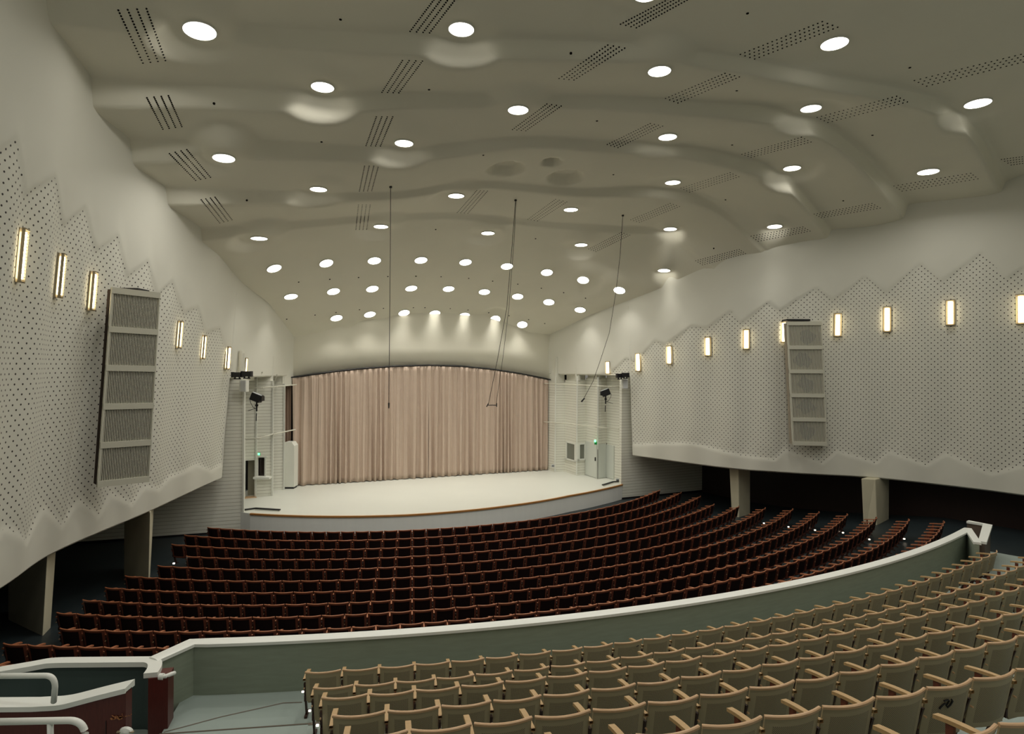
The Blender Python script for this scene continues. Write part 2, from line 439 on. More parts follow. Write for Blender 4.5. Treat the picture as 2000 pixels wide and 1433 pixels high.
# ------------------------------------------------------------------ side wall surfaces
def build_wall(W_, name, s0, s1, top_px, bot_px, peaks, smin_full, label):
    tp = sorted(W_.hit(x, y) for x, y in top_px); bt = sorted(W_.hit(x, y) for x, y in bot_px)
    pk = sorted(W_.hit(x, y)[0] for x, y in peaks)
    st = .075
    sv = np.arange(s0, s1 + st, st); zv = np.concatenate([np.arange(ZB, 3.2, .075), np.arange(3.2, 5.4, .075), np.arange(5.4, 9.9, .3)])
    T0 = np.interp(sv, [t[0] for t in tp], [t[1] for t in tp], left=-99, right=tp[-1][1] if W_ is WR else -99)
    B0 = np.interp(sv, [t[0] for t in bt], [t[1] for t in bt], left=bt[0][1], right=bt[-1][1])
    pkx = [pk[0] - (pk[1] - pk[0])] + pk + [pk[-1] + (pk[-1] - pk[-2]) * k for k in range(1, 9)]
    ph = np.interp(sv, pkx, np.arange(len(pkx)))
    und = np.cos(2 * PI * ph)
    P = []; A = []
    zlow = np.where(sv < smin_full[1], smin_full[2], ZB) if smin_full[0] == '<' else np.where(sv > smin_full[1], smin_full[2], ZB)
    for k in range(len(zv)):
        z = zlow + (zv[k] - ZB) * (9.8 - zlow) / (9.8 - ZB)
        p, n = W_.base(sv, z)
        inside = np.clip(np.minimum(T0 - z, z - B0) / .15, -.5, .5) + .5
        m = np.where((T0 > B0), inside, 0)
        fade = np.clip((T0 + .8 - z) / 1.6, 0, 1) * np.clip((z - B0 + .9) / 1.5, 0, 1) * np.where(T0 > -50, 1, 0)
        off = -.035 * np.clip(m, 0, 1) + .06 * und * fade
        P.append(p + n * off[:, None]); A.append(m)
    P = np.array(P); A = np.array(A)
    mb = MB().grid([[tuple(q) for q in r] for r in P])
    # rounded lower edge and soffit running back over the side aisle
    p, n = W_.base(sv, zlow)
    prof = [(-.02, -.03), (-.07, -.06), (-.2, -.07), (-6.5, -.02)]
    rows_ = [P[0]] + [p + n * a + np.array([0, 0, b]) for a, b in prof]
    off0 = len(mb.v)
    mb.grid([[tuple(q) for q in r] for r in rows_], mi=0)
    me = mb.mesh(name, M['perf'], smooth='all', fix=False)
    at_ = me.attributes.new('perf', 'FLOAT', 'POINT')
    vals = np.zeros(len(mb.v)); vals[:A.size] = A.ravel(); at_.data.foreach_set('value', vals)
    uvv = np.zeros((len(mb.v), 2)); uvv[:A.size, 0] = np.tile(sv, len(zv)) + 100; uvv[:A.size, 1] = P[:, :, 2].ravel() + 20
    uv = me.uv_layers.new(name='UVMap')
    li = np.zeros(len(me.loops), dtype=np.int32); me.loops.foreach_get('vertex_index', li)
    uv.data.foreach_set('uv', uvv[li].ravel())
    o = link(name, me); tag(o, label, kind='structure')
    return o
ltop = [(-60,200),(-30,330),(0,235+60),(30,268),(54,380),(105,343),(128,440),(165,403),(192,490),(228,458),(252,540),(287,508),(310,575),(335,548),(362,610),(385,598),(405,650),(428,640),(447,690),(455,720)]
lbot = [(-60,1105),(-20,1080),(14,1030),(54,1060),(89,993),(122,1028),(159,977),(191,1010),(222,965),(259,986),(285,950),(312,955),(336,930),(388,908),(413,920),(436,905)]
rtop = [(2040,560),(1998,520),(1965,545),(1919,492),(1838,549),(1797,514),(1730,570),(1690,539),(1626,586),(1595,562),(1523,606),(1500,589),(1446,631),(1428,606),(1380,640),(1350,636),(1298,674),(1280,664),(1240,705),(1222,700),(1190,728),(1150,735)]
rbot = [(2060,905),(1995,911),(1937,926),(1847,886),(1811,909),(1734,882),(1712,905),(1635,881),(1608,905),(1532,879),(1514,898),(1446,889),(1352,866),(1293,866),(1250,868),(1225,868)]
sL = WL.hit(437, 900)[0]; sR = WR.hit(1234, 860)[0]
build_wall(WL, 'wall_left', 0, WL.S[-1], ltop, lbot, [(30,268),(105,343),(165,403),(228,458),(287,508),(335,548),(385,598),(428,640)], ('>', sL, -.47),
           'cream left side wall with dotted zigzag perforations')
build_wall(WR, 'wall_right', 0, WR.S[-1], rtop, rbot, [(1919,492),(1797,514),(1690,539),(1595,562),(1500,589),(1428,606),(1350,636),(1280,664),(1222,700)], ('<', sR, -.36),
           'cream right side wall with dotted zigzag perforations')

# ------------------------------------------------------------------ floors
ZST = -6.05      # stage floor
RD = [17.17,18.2,19.23,20.26,21.29,22.36,23.44,24.51,25.59,26.66,27.73,28.8]
ZD = [-6.095,-6.118,-6.130,-6.135,-6.123,-6.088,-6.018,-5.930,-5.805,-5.665,-5.52,-5.37]
HB = .73
def zfloor(R): return float(np.interp(R, [8] + RD + [40], [ZD[0] - HB] + [z - HB for z in ZD] + [ZD[-1] - HB]))
fl = MB()
Rv = np.concatenate([[6], np.arange(13, 38.1, .5)]); Tv = np.linspace(-.95, 1.62, 90)
fl.grid([[tuple(polar(R, t, zfloor(R))) for t in Tv] for R in Rv], flip=True)
struct('floor', fl, M['floor'], smooth='all', label='dark stalls floor sloping up away from the stage')

# ------------------------------------------------------------------ stage
tl, tr = -.232, 1.028
lipR = lambda t: float(np.interp(t, [-.25, -.1, .2, .5, .75, .9, 1.05], [15.03, 15.0, 14.96, 14.70, 14.60, 14.85, 15.2]))
arc = [polar(lipR(t), t) for t in np.linspace(tl, tr, 80)]
back = [Vector((6.2, 35, 0)), Vector((3.5, 39.5, 0)), Vector((-13, 35, 0)), Vector((-12.6, 26, 0))]
st = MB()
poly = [(p.x, p.y) for p in arc] + [(p.x, p.y) for p in back]
n = len(poly)
st.add([(x, y, ZST) for x, y in poly], [tuple(range(n))], 0)
st.add([(x, y, -6.86) for x, y in poly] + [(x, y, ZST) for x, y in poly], [(i, (i + 1) % n, n + (i + 1) % n, n + i) for i in range(n)], 1)
stage = struct('floor_stage', st, [M['stage'], M['stagefront']], label='pale stage floor with a white curved front')
lp = MB().sweep([p + Vector((0, 0, ZST)) for p in arc], [(-.05, .012), (.035, .012), (.035, -.055), (-.0, -.055), (-.05, -.0)])
struct('trim_1', lp, M['lip'], label='thin orange-brown wooden edge along the stage front')

# ------------------------------------------------------------------ proscenium wall, curtain
cl = atz(572, 948.5, ZST); cr = atz(1069, 917, ZST)
cdir = (cr - cl); cdir.z = 0; clen = cdir.length; cdir.normalize(); cn = Vector((cdir.y, -cdir.x, 0))   # towards the hall
def on_curtain(px, py, off=0.0):
    a, b = ray(px, py); o = cl + cn * off
    # a*d = o.x + k*cdir.x ; d = o.y + k*cdir.y
    k = (a * o.y - o.x) / (cdir.x - a * cdir.y)
    d = o.y + k * cdir.y
    return k, Vector((a * d, d, b * d))
atop = [(540,741),(563,737.5),(600,732),(650,725),(700,719.5),(770,714.5),(835,712.5),(900,714.5),(960,720.5),(1015,729),(1068,740),(1085,744)]
AK = [on_curtain(x, y) for x, y in atop]
ztop = lambda k: float(np.interp(k, [q[0] for q in AK], [q[1].z for q in AK]))
pw = MB(); Pr = []
ks = np.linspace(-1.2, clen + 1.0, 60)
G_ = [[tuple(cl + cdir * k + cn * (-.35) + Vector((0, 0, ztop(k) - .05 - ZST))) for k in ks],
      [tuple(cl + cdir * k + cn * (-.0) + Vector((0, 0, ztop(k) + .05 - ZST))) for k in ks],
      [tuple(cl + cdir * k + cn * (.0) + Vector((0, 0, 1.0 - ZST))) for k in ks],
      [tuple(cl + cdir * k + cn * (.18) + Vector((0, 0, 2.0 - ZST))) for k in ks],
      [tuple(cl + cdir * k + cn * (.7) + Vector((0, 0, 3.2 - ZST))) for k in ks]]
pw.grid(G_)
struct('wall_front', pw, M['ceiling'], smooth='all', label='cream wall arched above the stage curtain')
bw = MB().box(cl + cdir * clen / 2 - cn * 1.4 + Vector((0, 0, 3)), (clen + 6, .1, 6.6), rz=math.atan2(cdir.y, cdir.x))
struct('wall_stage_back', bw, M['black'])
ksplit = on_curtain(838, 730)[0]
def curtain(k0, k1, label, seed):
    rnd = random.Random(seed)
    n = int((k1 - k0) / .012); ph = 0; P = []; cols = []
    zz = np.linspace(0, 1, 26)
    lam = .40; x = k0; phs = []
    amp = .085; ks_ = np.linspace(k0, k1, n); p = 0
    fr = 1.0
    for i, k in enumerate(ks_):
        fr = .82 + .34 * math.sin(k * 1.7 + seed) * math.sin(k * .63 + 1)
        p += (ks_[1] - ks_[0]) / (lam * fr) * 2 * PI
        phs.append(p)
    rows_ = []
    for q, z in enumerate(zz):
        r = []
        for i, k in enumerate(ks_):
            t = ztop(k) - .06; b = ZST + .03 + .015 * math.sin(k * 9)
            a = amp * (.45 + .75 * (1 - z)) * (1 + .35 * math.sin(k * 3.1 + seed))
            sh = math.sin(phs[i]); sh = math.copysign(abs(sh) ** .75, sh)
            o = .15 + a * sh + .02 * math.sin(phs[i] * .31 + z * 3) + .012 * math.sin(phs[i] * 3.3 + k)
            pnt = cl + cdir * (k + .02 * math.sin(z * 4 + phs[i] * .5)) + cn * o
            r.append((pnt.x, pnt.y, b + (t - b) * z))
        rows_.append(r)
    mb = MB().grid(rows_)
    o = mb.build('stage_curtain', M['curtain'], smooth='all', fix=False)
    c = cl + cdir * (k0 + k1) / 2; localise(o, (c.x, c.y, ZST))
    md = o.modifiers.new('thick', 'SOLIDIFY'); md.thickness = .012
    tag(o, label, 'curtain')
curtain(-.05, ksplit, 'left half of the pleated pinkish beige stage curtain', 1)
curtain(ksplit - .06, clen - .02, 'right half of the pleated pinkish beige stage curtain', 4)
tk = MB()
kk = np.linspace(-.25, clen + .1, 60)
tk.tube([cl + cdir * k + cn * .16 + Vector((0, 0, ztop(k) - .0 - ZST)) for k in kk], .035, 6)
o = tk.build('curtain_track', M['black'], smooth=True); c = cl + cdir * clen / 2; localise(o, (c.x, c.y, 0)); tag(o, 'dark arched track along the top of the stage curtain', 'curtain track')
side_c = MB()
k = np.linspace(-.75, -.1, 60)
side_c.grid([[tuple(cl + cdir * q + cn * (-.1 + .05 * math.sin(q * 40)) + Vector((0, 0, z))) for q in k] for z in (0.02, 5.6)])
# ------------------------------------------------------------------ boarded towers beside the stage (the setting)
def strip(pts, z0s, z1, mb, mi=0):
    """vertical wall along plan points; z0s, z1 numbers or lists"""
    n = len(pts)
    for i in range(n - 1):
        a, b = pts[i], pts[i + 1]
        za = z0s[i] if isinstance(z0s, list) else z0s; zb = z1[i] if isinstance(z1, list) else z1
        mb.add([(a.x, a.y, za), (b.x, b.y, za), (b.x, b.y, zb), (a.x, a.y, zb)], [(0, 1, 2, 3)], mi)
def solid_seg(a, b, z0, z1, mb, th=.25, mi=0):
    d = (b - a); d.z = 0; d.normalize(); nn = Vector((-d.y, d.x, 0)) * th    # away from the hall
    poly = [(a.x, a.y), (b.x, b.y), (b.x + nn.x, b.y + nn.y), (a.x + nn.x, a.y + nn.y)]
    mb.prism(poly, z0, z1, mi)
# lower boarded wall left of the stage (stands on the stalls floor)
ZF = -6.83
la = atz(140, 1064, ZF); lb = atz(297, 1051, ZF); lc = atz(486, 1037.5, ZF)
dirl = (lc - lb).normalized()
la = lb - dirl * 5.0
corner = Vector((-11.05, 25.35, 0))
lw = MB()
solid_seg(la, corner, ZF - .02, -.50, lw)
solid_seg(corner, lc + dirl * .02, ZF - .02, ZST - .02, lw, .1)
struct('wall_stage_left_lower', lw, M['siding'], label='white boarded wall under the left side panels')
bs = MB(); solid_seg(la - Vector((0, .02, 0)), lc - Vector((0, .02, 0)), ZF - .02, ZF + .07, bs, .03)
struct('baseboard_left', bs, M['black'])
# tower segments on the stage, left: door segment, window bay, recess, then the cabinet
A1 = atz(476, 997, ZST); A2 = atz(477, 971.5, ZST); A3 = atz(500, 969.5, ZST); B2 = atz(532, 967.5, ZST); B3 = atz(532.6, 957.6, ZST); D2 = atz(554.5, 956, ZST)
def topz(P, py):
    return ray(500, py)[1] * P.y
lt = MB()
d0 = Vector((A2.x - .02, A2.y, 0))
ztopB = topz(A3, 738); ztopC = topz(B2, 743); ztopD = topz(D2, 748.5)
dz0 = topz(A3, 898)
solid_seg(A2 + Vector((.0, 0, 0)), A3, dz0, ztopB, lt)                 # above the door opening
solid_seg(A3 - (A3 - A2) * .12, A3, ZST, dz0, lt, .2)
# window bay
wz0 = topz(A3, 930); wz1 = topz(A3, 893.5)
solid_seg(A3, B2, ZST, wz0, lt); solid_seg(A3, B2, wz1, ztopC, lt)
dB = (B2 - A3); solid_seg(A3, A3 + dB * .07, wz0, wz1, lt); solid_seg(A3 + dB * .58, B2, wz0, wz1, lt)
solid_seg(B3, D2, ZST, ztopD, lt)
solid_seg(A3 + dB * .78, A3 + dB * .80, ZST, wz0, lt)
struct('wall_stage_left', lt, M['siding'], label='white boarded wall steps left of the stage curtain')
def infill(a, b, z0, z1, mb):      # plaster closing the gap between the board tops and the side wall above
    d = (b - a); d.z = 0; d.normalize(); nn = Vector((-d.y, d.x, 0)) * .10
    solid_seg(a + nn, b + nn, z0 - .1, z1, mb, .1)
inf = MB()
infill(la, corner, -.5, .5, inf)
for a_, b_, z_ in ((corner, A3, ztopB), (A3, B2, ztopC), (B3, D2, ztopD), (D2, D2 + Vector((.3, 1.6, 0)), ztopD)): infill(a_, b_, z_, .6, inf)
struct('trim_6', inf, M['plaster'])
tr1 = MB()
for P, zt in ((A2, -.6), (A3, ztopB), (B2, ztopC), (D2, ztopD)):
    for_z0 = ZST if P is not A2 else ZST
    tr1.box((P.x, P.y - .03, (for_z0 + zt) / 2), (.075, .06, zt - for_z0))
tr1.box((corner.x + .0, corner.y - .03, (ZST - .6) / 2), (.08, .08, -.6 - ZST))
struct('trim_2', tr1, M['trimwhite'])
# door opening with the grey passage behind
dr = MB()
mid = (A2 + A3) / 2
dd = (A3 - A2); dlen = dd.length
dr.box((mid.x, mid.y + .5, (ZST + dz0) / 2), (dlen + .1, .04, dz0 - ZST), rz=math.atan2(dd.y, dd.x))
door1 = struct('door_1', dr, M['opening'], label='grey open doorway at the left of the stage')
df = MB(); df.box((A2.x - .06, A2.y - .25, ZST + 1.05), (.05, .5, 2.1)); df.box((A2.x + .02, A2.y - .02, ZST + (dz0 - ZST) / 2), (.06, .06, dz0 - ZST))
df.build('door_leaf', M['doorgrey'], door1)
ramp = MB().box((mid.x + .02, mid.y - .02, ZST + .006), (dlen, .5, .012), rz=math.atan2(dd.y, dd.x)); ramp.build('door_mat', mat('tan_threshold', (.50, .33, .19), .6, .2), door1)
# window in the left bay
wn = MB(); wc0 = A3 + dB * .07; wc1 = A3 + dB * .58
mw = (wc0 + wc1) / 2; ww = (wc1 - wc0).length; ang = math.atan2(dB.y, dB.x)
wn.box((mw.x, mw.y + .12, (wz0 + wz1) / 2), (ww + .05, .02, wz1 - wz0))
w1 = struct('window_1', wn, mat('dark_glass_left', (0.025, 0.018, 0.015), .15, .5), label='dark control window in the boarded bay left of the stage')
wf = MB(); wf.box((mw.x + ww * .25, mw.y - .1, wz0 - .05), (ww * 2.05, .34, .09)); wf.box((mw.x, mw.y - .01, wz1 + .03), (ww + .16, .06, .06))
wf.box((mw.x - ww / 2, mw.y - .0, (wz0 + wz1) / 2), (.05, .06, wz1 - wz0)); wf.box((mw.x + ww / 2, mw.y, (wz0 + wz1) / 2), (.07, .06, wz1 - wz0))
wf.build('window_frame', M['trimwhite'], w1)
# curtain remains behind the left tower
o = side_c.build('side_curtain', mat('dark_side_curtain', (0.40, 0.29, 0.22), .85, .1), smooth='all'); tag(o, 'narrow dark curtain strip behind the white cabinet', 'curtain')  # side strip in a darker brown than the main curtain
# right tower
RP = [(1066.8, 916.5), (1084, 921), (1102.5, 920.4), (1126, 928.2), (1143.8, 926.5), (1166.7, 934.3), (1184, 932), (1206, 938), (1213, 939.6)]
RQ = [atz(x, y, ZST) for x, y in RP]
rt = MB()
tops = [746, 746, 741.5, 741.5, 737, 737, 732, 732]
for i in range(8):
    z1_ = ray(1100, tops[i])[1] * RQ[i].y
    solid_seg(RQ[i], RQ[i + 1], ZST, z1_, rt, .2)
    inf_r = globals().setdefault('inf_r', MB()); infill(RQ[i], RQ[i + 1], z1_, .6, inf_r)
rb = atz(1218, 974.5, ZF); rc = atz(1371, 959.5, ZF)
dR = (rc - rb); rb2 = rb - dR * .03
solid_seg(rb2, rc, ZF - .02, -.45, rt, .2)
struct('trim_7', inf_r, M['plaster'])
struct('wall_stage_right', rt, M['siding'], label='white zigzag boarded wall right of the stage curtain')
tr2 = MB()
for i in (1, 3, 5, 8):
    P = RQ[i]; tr2.box((P.x, P.y - .03, (ZST - .5) / 2), (.07, .06, -.5 - ZST))
struct('trim_3', tr2, M['trimwhite'])
bs = MB(); solid_seg(rb2 - Vector((0, .03, 0)), rc - Vector((0, .03, 0)), ZF - .02, ZF + .09, bs, .03)
struct('baseboard_right', bs, M['black'])
def panel(p0, p1, z0, z1, off, mb, th=.03, inset=0.0, mi=0):
    d = (p1 - p0); d.z = 0; L = d.length; d.normalize(); nn = Vector((d.y, -d.x, 0))
    a = p0 + d * inset; b = p1 - d * inset
    c = (a + b) / 2 + nn * off
    mb.box((c.x, c.y, (z0 + z1) / 2), ((b - a).length, th, z1 - z0), rz=math.atan2(d.y, d.x), mi=mi)
zd = lambda P, py: ray(1150, py)[1] * P.y
# right windows (on segments 2 and 3)
def lerp(a, b, t): return a + (b - a) * t
w2b = MB(); z0w, z1w = zd(RQ[2], 893), zd(RQ[2], 863)
panel(lerp(RQ[2], RQ[3], .25), lerp(RQ[2], RQ[3], .93), z0w, z1w, .015, w2b)
w2 = struct('window_2', w2b, M['glass'], label='larger of the two dark windows right of the curtain')
f2 = MB()
for (u0, u1, za, zb) in ((.18, .26, z0w - .08, z1w + .08), (.90, 1.0, z0w - .08, z1w + .08), (.2, 1.0, z1w, z1w + .07), (.05, 1.05, z0w - .09, z0w)):
    panel(lerp(RQ[2], RQ[3], u0), lerp(RQ[2], RQ[3], u1), za, zb, .04, f2, .06)
f2.build('window_frame', M['trimwhite'], w2)
w3b = MB(); panel(lerp(RQ[3], RQ[4], .28), lerp(RQ[3], RQ[4], .78), z0w + .1, z1w + .0, .015, w3b)
w3 = struct('window_3', w3b, M['glass'], label='narrower of the two dark windows right of the curtain')
f3 = MB()
for (u0, u1, za, zb) in ((.0, .28, z0w, z1w), (.78, 1.0, z0w - .0, z1w + .07), (.0, 1.0, z1w, z1w + .07), (.0, 1.02, z0w, z0w + .1)):
    panel(lerp(RQ[3], RQ[4], u0), lerp(RQ[3], RQ[4], u1), za, zb, .04, f3, .06)
f3.build('window_frame', M['trimwhite'], w3)
# doors right
dzt = zd(RQ[5], 866)
d2 = MB(); panel(RQ[4], RQ[5], ZST + .02, dzt, .03, d2, .05, .02)
o = struct('door_2', d2, M['doorgrey'], label='pale grey double door leaf nearest the windows right of the stage')
h = MB(); panel(lerp(RQ[4], RQ[5], .9), lerp(RQ[4], RQ[5], .94), ZST + .95, ZST + 1.15, .08, h, .05); h.build('door_handle', M['black'], o)
d3 = MB(); panel(RQ[5], RQ[6], ZST + .02, dzt - .03, .03, d3, .05, .02)
struct('door_3', d3, M['doorgrey'], label='narrow pale grey panel beside the stage door')
d4 = MB(); panel(RQ[6], lerp(RQ[6], RQ[7], .75), ZST + .02, dzt - .08, .03, d4, .05, .02)
struct('door_4', d4, M['doorgrey'], label='pale grey door closest to the right end of the stage')
gp = MB(); gp.box((RQ[6].x, RQ[6].y - .08, (ZST + dzt) / 2), (.03, .03, dzt - ZST)); gp.box((RQ[5].x + .0, RQ[5].y - .08, ZST + .8), (.02, .02, 1.6))
struct('trim_4', gp, M['black'])

# exit signs
def exit_sign(px, py, d, label, w, hgt, withplate):
    p = at(px, py, d); r = empty('exit_sign', p); tag(r, label, 'exit sign')
    if withplate:
        MB().box((0, 0, -.06), (w, .04, hgt)).build('sign_plate', M['exitd'], r)
        MB().box((-.04, -.03, .06), (w * .7, .05, hgt * .8)).build('sign_lamp', M['exit'], r)
    else:
        MB().box((0, 0, 0), (w, .04, hgt)).build('sign_lamp', M['exit'], r)
        MB().box((0, .03, 0), (w + .03, .03, hgt + .03)).build('sign_plate', M['exitd'], r)
exit_sign(505.5, 886.5, A3.y - .18, 'small glowing green exit sign above the window left of the stage', .08, .10, False)
exit_sign(1163.5, 863, RQ[5].y - .25, 'green exit sign above the grey doors right of the stage', .14, .16, True)
for px, py, P, lab in ((1080, 910.5, RQ[1], 'small grey wall socket low beside the right edge of the curtain'), (1206, 938.2, RQ[7], 'small beige floor box at the foot of the right stage wall')):
    p = at(px, py - 1, P.y - .14); r = empty('wall_socket', p); tag(r, lab, 'wall socket')
    MB().box((0, 0, 0), (.16, .05, .16)).build('socket_plate', M['speakerwhite'], r)
    MB().box((-.03, -.03, 0), (.05, .02, .06)).box((.04, -.03, 0), (.05, .02, .06)).build('socket_face', M['black'], r)
# white cabinet left of the curtain
c0 = atz(555, 955.3, ZST); c1 = atz(574.5, 953.6, ZST); zt = ray(565, 864)[1] * c0.y
r = empty('stage_cabinet', ((c0 + c1) / 2)); tag(r, 'tall white cabinet standing at the left edge of the stage curtain', 'cabinet')
w_ = (c1 - c0).length
b_ = MB(); b_.prism([(-w_ / 2, 0), (w_ / 2, 0), (w_ / 2, .55), (-w_ / 2, .55)], .09, zt - ZST - .18)
b_.add([(-w_ / 2, 0, zt - ZST - .18), (w_ / 2, 0, zt - ZST - .18), (w_ / 2 - .12, 0, zt - ZST), (-w_ / 2, 0, zt - ZST), (-w_ / 2, .55, zt - ZST - .18), (w_ / 2, .55, zt - ZST - .18), (w_ / 2 - .12, .55, zt - ZST), (-w_ / 2, .55, zt - ZST)],
       [(0, 1, 2, 3), (4, 7, 6, 5), (3, 2, 6, 7), (1, 5, 6, 2), (0, 3, 7, 4)])
b_.build('cabinet_body', M['trimwhite'], r); MB().box((.0, .26, .05), (w_ * .9, .5, .1)).build('plinth', M['black'], r)
# stair wells at the corners of the stage
def stairwell(pts, lab):
    P = [atz(x, y, ZST) for x, y in pts]
    c = P[1]; r = empty('stage_step_curb', c); tag(r, lab, 'step edge')
    loc = [p - c for p in P]
    MB().sweep([p + Vector((0, 0, .045)) for p in loc], [(-.05, .05), (.05, .05), (.05, -.0), (-.05, -.0)]).build('edge_strip', M['black'], r)
    MB().sweep([p + Vector((0, 0, 0)) for p in loc], [(-.04, .045), (.04, .045), (.04, 0), (-.04, 0)]).build('curb', M['trimwhite'], r)
stairwell([(477, 998.5), (499, 995.5), (547, 998.5)], 'black step edging on the left front corner of the stage')
stairwell([(1177, 949.5), (1198, 943), (1211, 942)], 'black step edging on the right front corner of the stage')
# horizontal light rails on the towers
def pipe(name, pts, r_, m, lab, cat, brackets=()):
    P = [at(*p) for p in pts]; c = P[0]; e = empty(name, c); tag(e, lab, cat)
    MB().tube([p - c for p in P], r_, 6).build('pipe', m, e, smooth=True)
    for (i, t) in brackets:
        q = P[i] - c
        MB().box((q.x, q.y + .06, q.z), (.10, .12, .06)).build('bracket', m, e)
ydl = A3.y
pipe('wall_rail', [(483, 758, ydl - .4), (512, 757, ydl - .35), (538, 755, ydl + .1), (579, 751, 29.8)], .03, M['slat'], 'upper thin white rail across the left boarded walls', 'rail', ((1, 0), (2, 0)))
pipe('wall_rail', [(477, 857, ydl - .4), (504, 856, ydl - .35), (532, 848, ydl + .1), (577, 838.5, 29.8)], .03, M['slat'], 'lower thin white rail across the left boarded walls', 'rail', ((1, 0), (2, 0)))
dr_ = [RQ[0].y - .3, RQ[1].y - .25, RQ[3].y - .25, RQ[5].y - .25, RQ[7].y - .2]
pipe('wall_rail', [(1062, 748.5, dr_[0]), (1082, 749.3, dr_[1]), (1121, 751, dr_[2]), (1162, 753.3, dr_[3]), (1207, 755, dr_[4])], .025, M['slat'], 'upper thin white rail across the right boarded wall', 'rail', ((1, 0), (2, 0), (3, 0), (4, 0)))
pipe('wall_rail', [(1062, 823.5, dr_[0]), (1084, 825, dr_[1]), (1121, 828.5, dr_[2]), (1163, 833, dr_[3]), (1209, 837.5, dr_[4])], .025, M['slat'], 'lower thin white rail across the right boarded wall', 'rail', ((1, 0), (2, 0), (3, 0), (4, 0)))

# loudspeakers and stage lights on the towers
def light_box(px, py, d, w, h_, lab, rz=0.0, tilt=0.0):
    p = at(px, py, d); r = empty('stage_floodlight', p, rz); tag(r, lab, 'stage light')
    MB().box((0, 0, 0), (w, .18, h_), rx=tilt).build('housing', M['black'], r)
    MB().box((-w * .25, .0, -h_ * .62), (.05, .05, h_ * .5)).box((w * .25, 0, -h_ * .62), (.05, .05, h_ * .5)).box((0, 0, -h_ * .86), (w * .8, .05, .04)).build('yoke', M['black'], r)
    for s_ in (-1, 1): MB().box((s_ * (w / 2 + .015), -.0, 0), (.03, .22, h_ * 1.1)).build('side_flap', M['black'], r)
light_box(463.5, 731.5, 24.3, .35, .19, 'left black flat floodlight on top of the left boarded wall')
light_box(482, 730, 24.3, .34, .20, 'right black flat floodlight on top of the left boarded wall')
light_box(1210.5, 733.5, 31.2, .30, .20, 'left black flat floodlight on top of the right boarded wall', rz=.2)
light_box(1221.5, 732, 31.1, .28, .21, 'right black flat floodlight on top of the right boarded wall', rz=.2)
def pa(px0, px1, py0, py1, d, lab):
    a = at(px0, py0, d); b = at(px1, py1, d); r = empty('wall_speaker', (a + b) / 2); tag(r, lab, 'loudspeaker')
    w = abs(b.x - a.x); hh = abs(a.z - b.z)
    MB().box((0, .1, 0), (w, .3, hh)).build('cabinet', M['trimwhite'], r); MB().box((w * .1, -.06, 0), (w * .72, .03, hh * .93)).build('grille', M['speakerwhite'], r)
pa(468, 481, 742, 765, 24.9, 'white wall loudspeaker on the left boarded wall under black floodlights')
pa(1214.5, 1226, 740, 759, 31.4, 'white wall loudspeaker on the right boarded wall under black floodlights')
def spot(px, py, d, flip, lab):
    p = at(px, py, d); r = empty('stage_spotlight', p); tag(r, lab, 'stage light'); s_ = flip
    body = MB().box((0, 0, 0), (.42, .36, .32), rz=0); me = body
    o = me.build('housing', M['black'], r); o.rotation_euler = (0, s_ * .38, 0)
    o2 = MB().box((0, 0, .175), (.36, .02, .03)).box((0, -.12, .175), (.4, .1, .02)).build('glass_rim', M['speakerwhite'], r); o2.rotation_euler = (0, s_ * .38, 0)
    MB().box((s_ * .23, 0, -.05), (.1, .3, .2)).build('lens_hood', M['black'], r)
    MB().tube([(0, 0, -.15), (0, 0, -.34), (-.0, 0, -.6)], .035, 8).box((0, 0, -.34), (.12, .06, .08)).build('clamp', M['black'], r)
    MB().tube([(-.01, 0, -.68), (-.02, 0, -1.02)], .022, 8).build('pole', M['black'], r)
    MB().tube([(-s_ * .3, 0, -.06), (-s_ * .27, 0, -.22), (-s_ * .16, 0, -.42), (-s_ * .05, 0, -.5)], .012, 6).tube([(0, 0, -.46), (-s_ * .2, 0, -.52), (-s_ * .38, 0, -.58)], .012, 6).build('cable', M['black'], r)
spot(501.5, 776, 26.6, 1, 'black spotlight on a short pole before the left boarded wall')
spot(1183, 766.5, 32.6, -1, 'black spotlight on a short pole before the right boarded wall')
# little antenna-like holders on the left tower tops
for px, py, d, lab in ((512, 727, 27.6, 'thin bracket rising from the left boarded wall beside the floodlights'), (541, 732, 28.0, 'thin bracket rising from the left boarded wall near the curtain')):
    p = at(px, py, d); r = empty('roof_bracket', p); tag(r, lab, 'bracket')
    MB().tube([(-.08, 0, -.28), (0, 0, 0)], .012, 6).box((0, 0, 0), (.06, .06, .06)).build('rod', M['slat'], r)

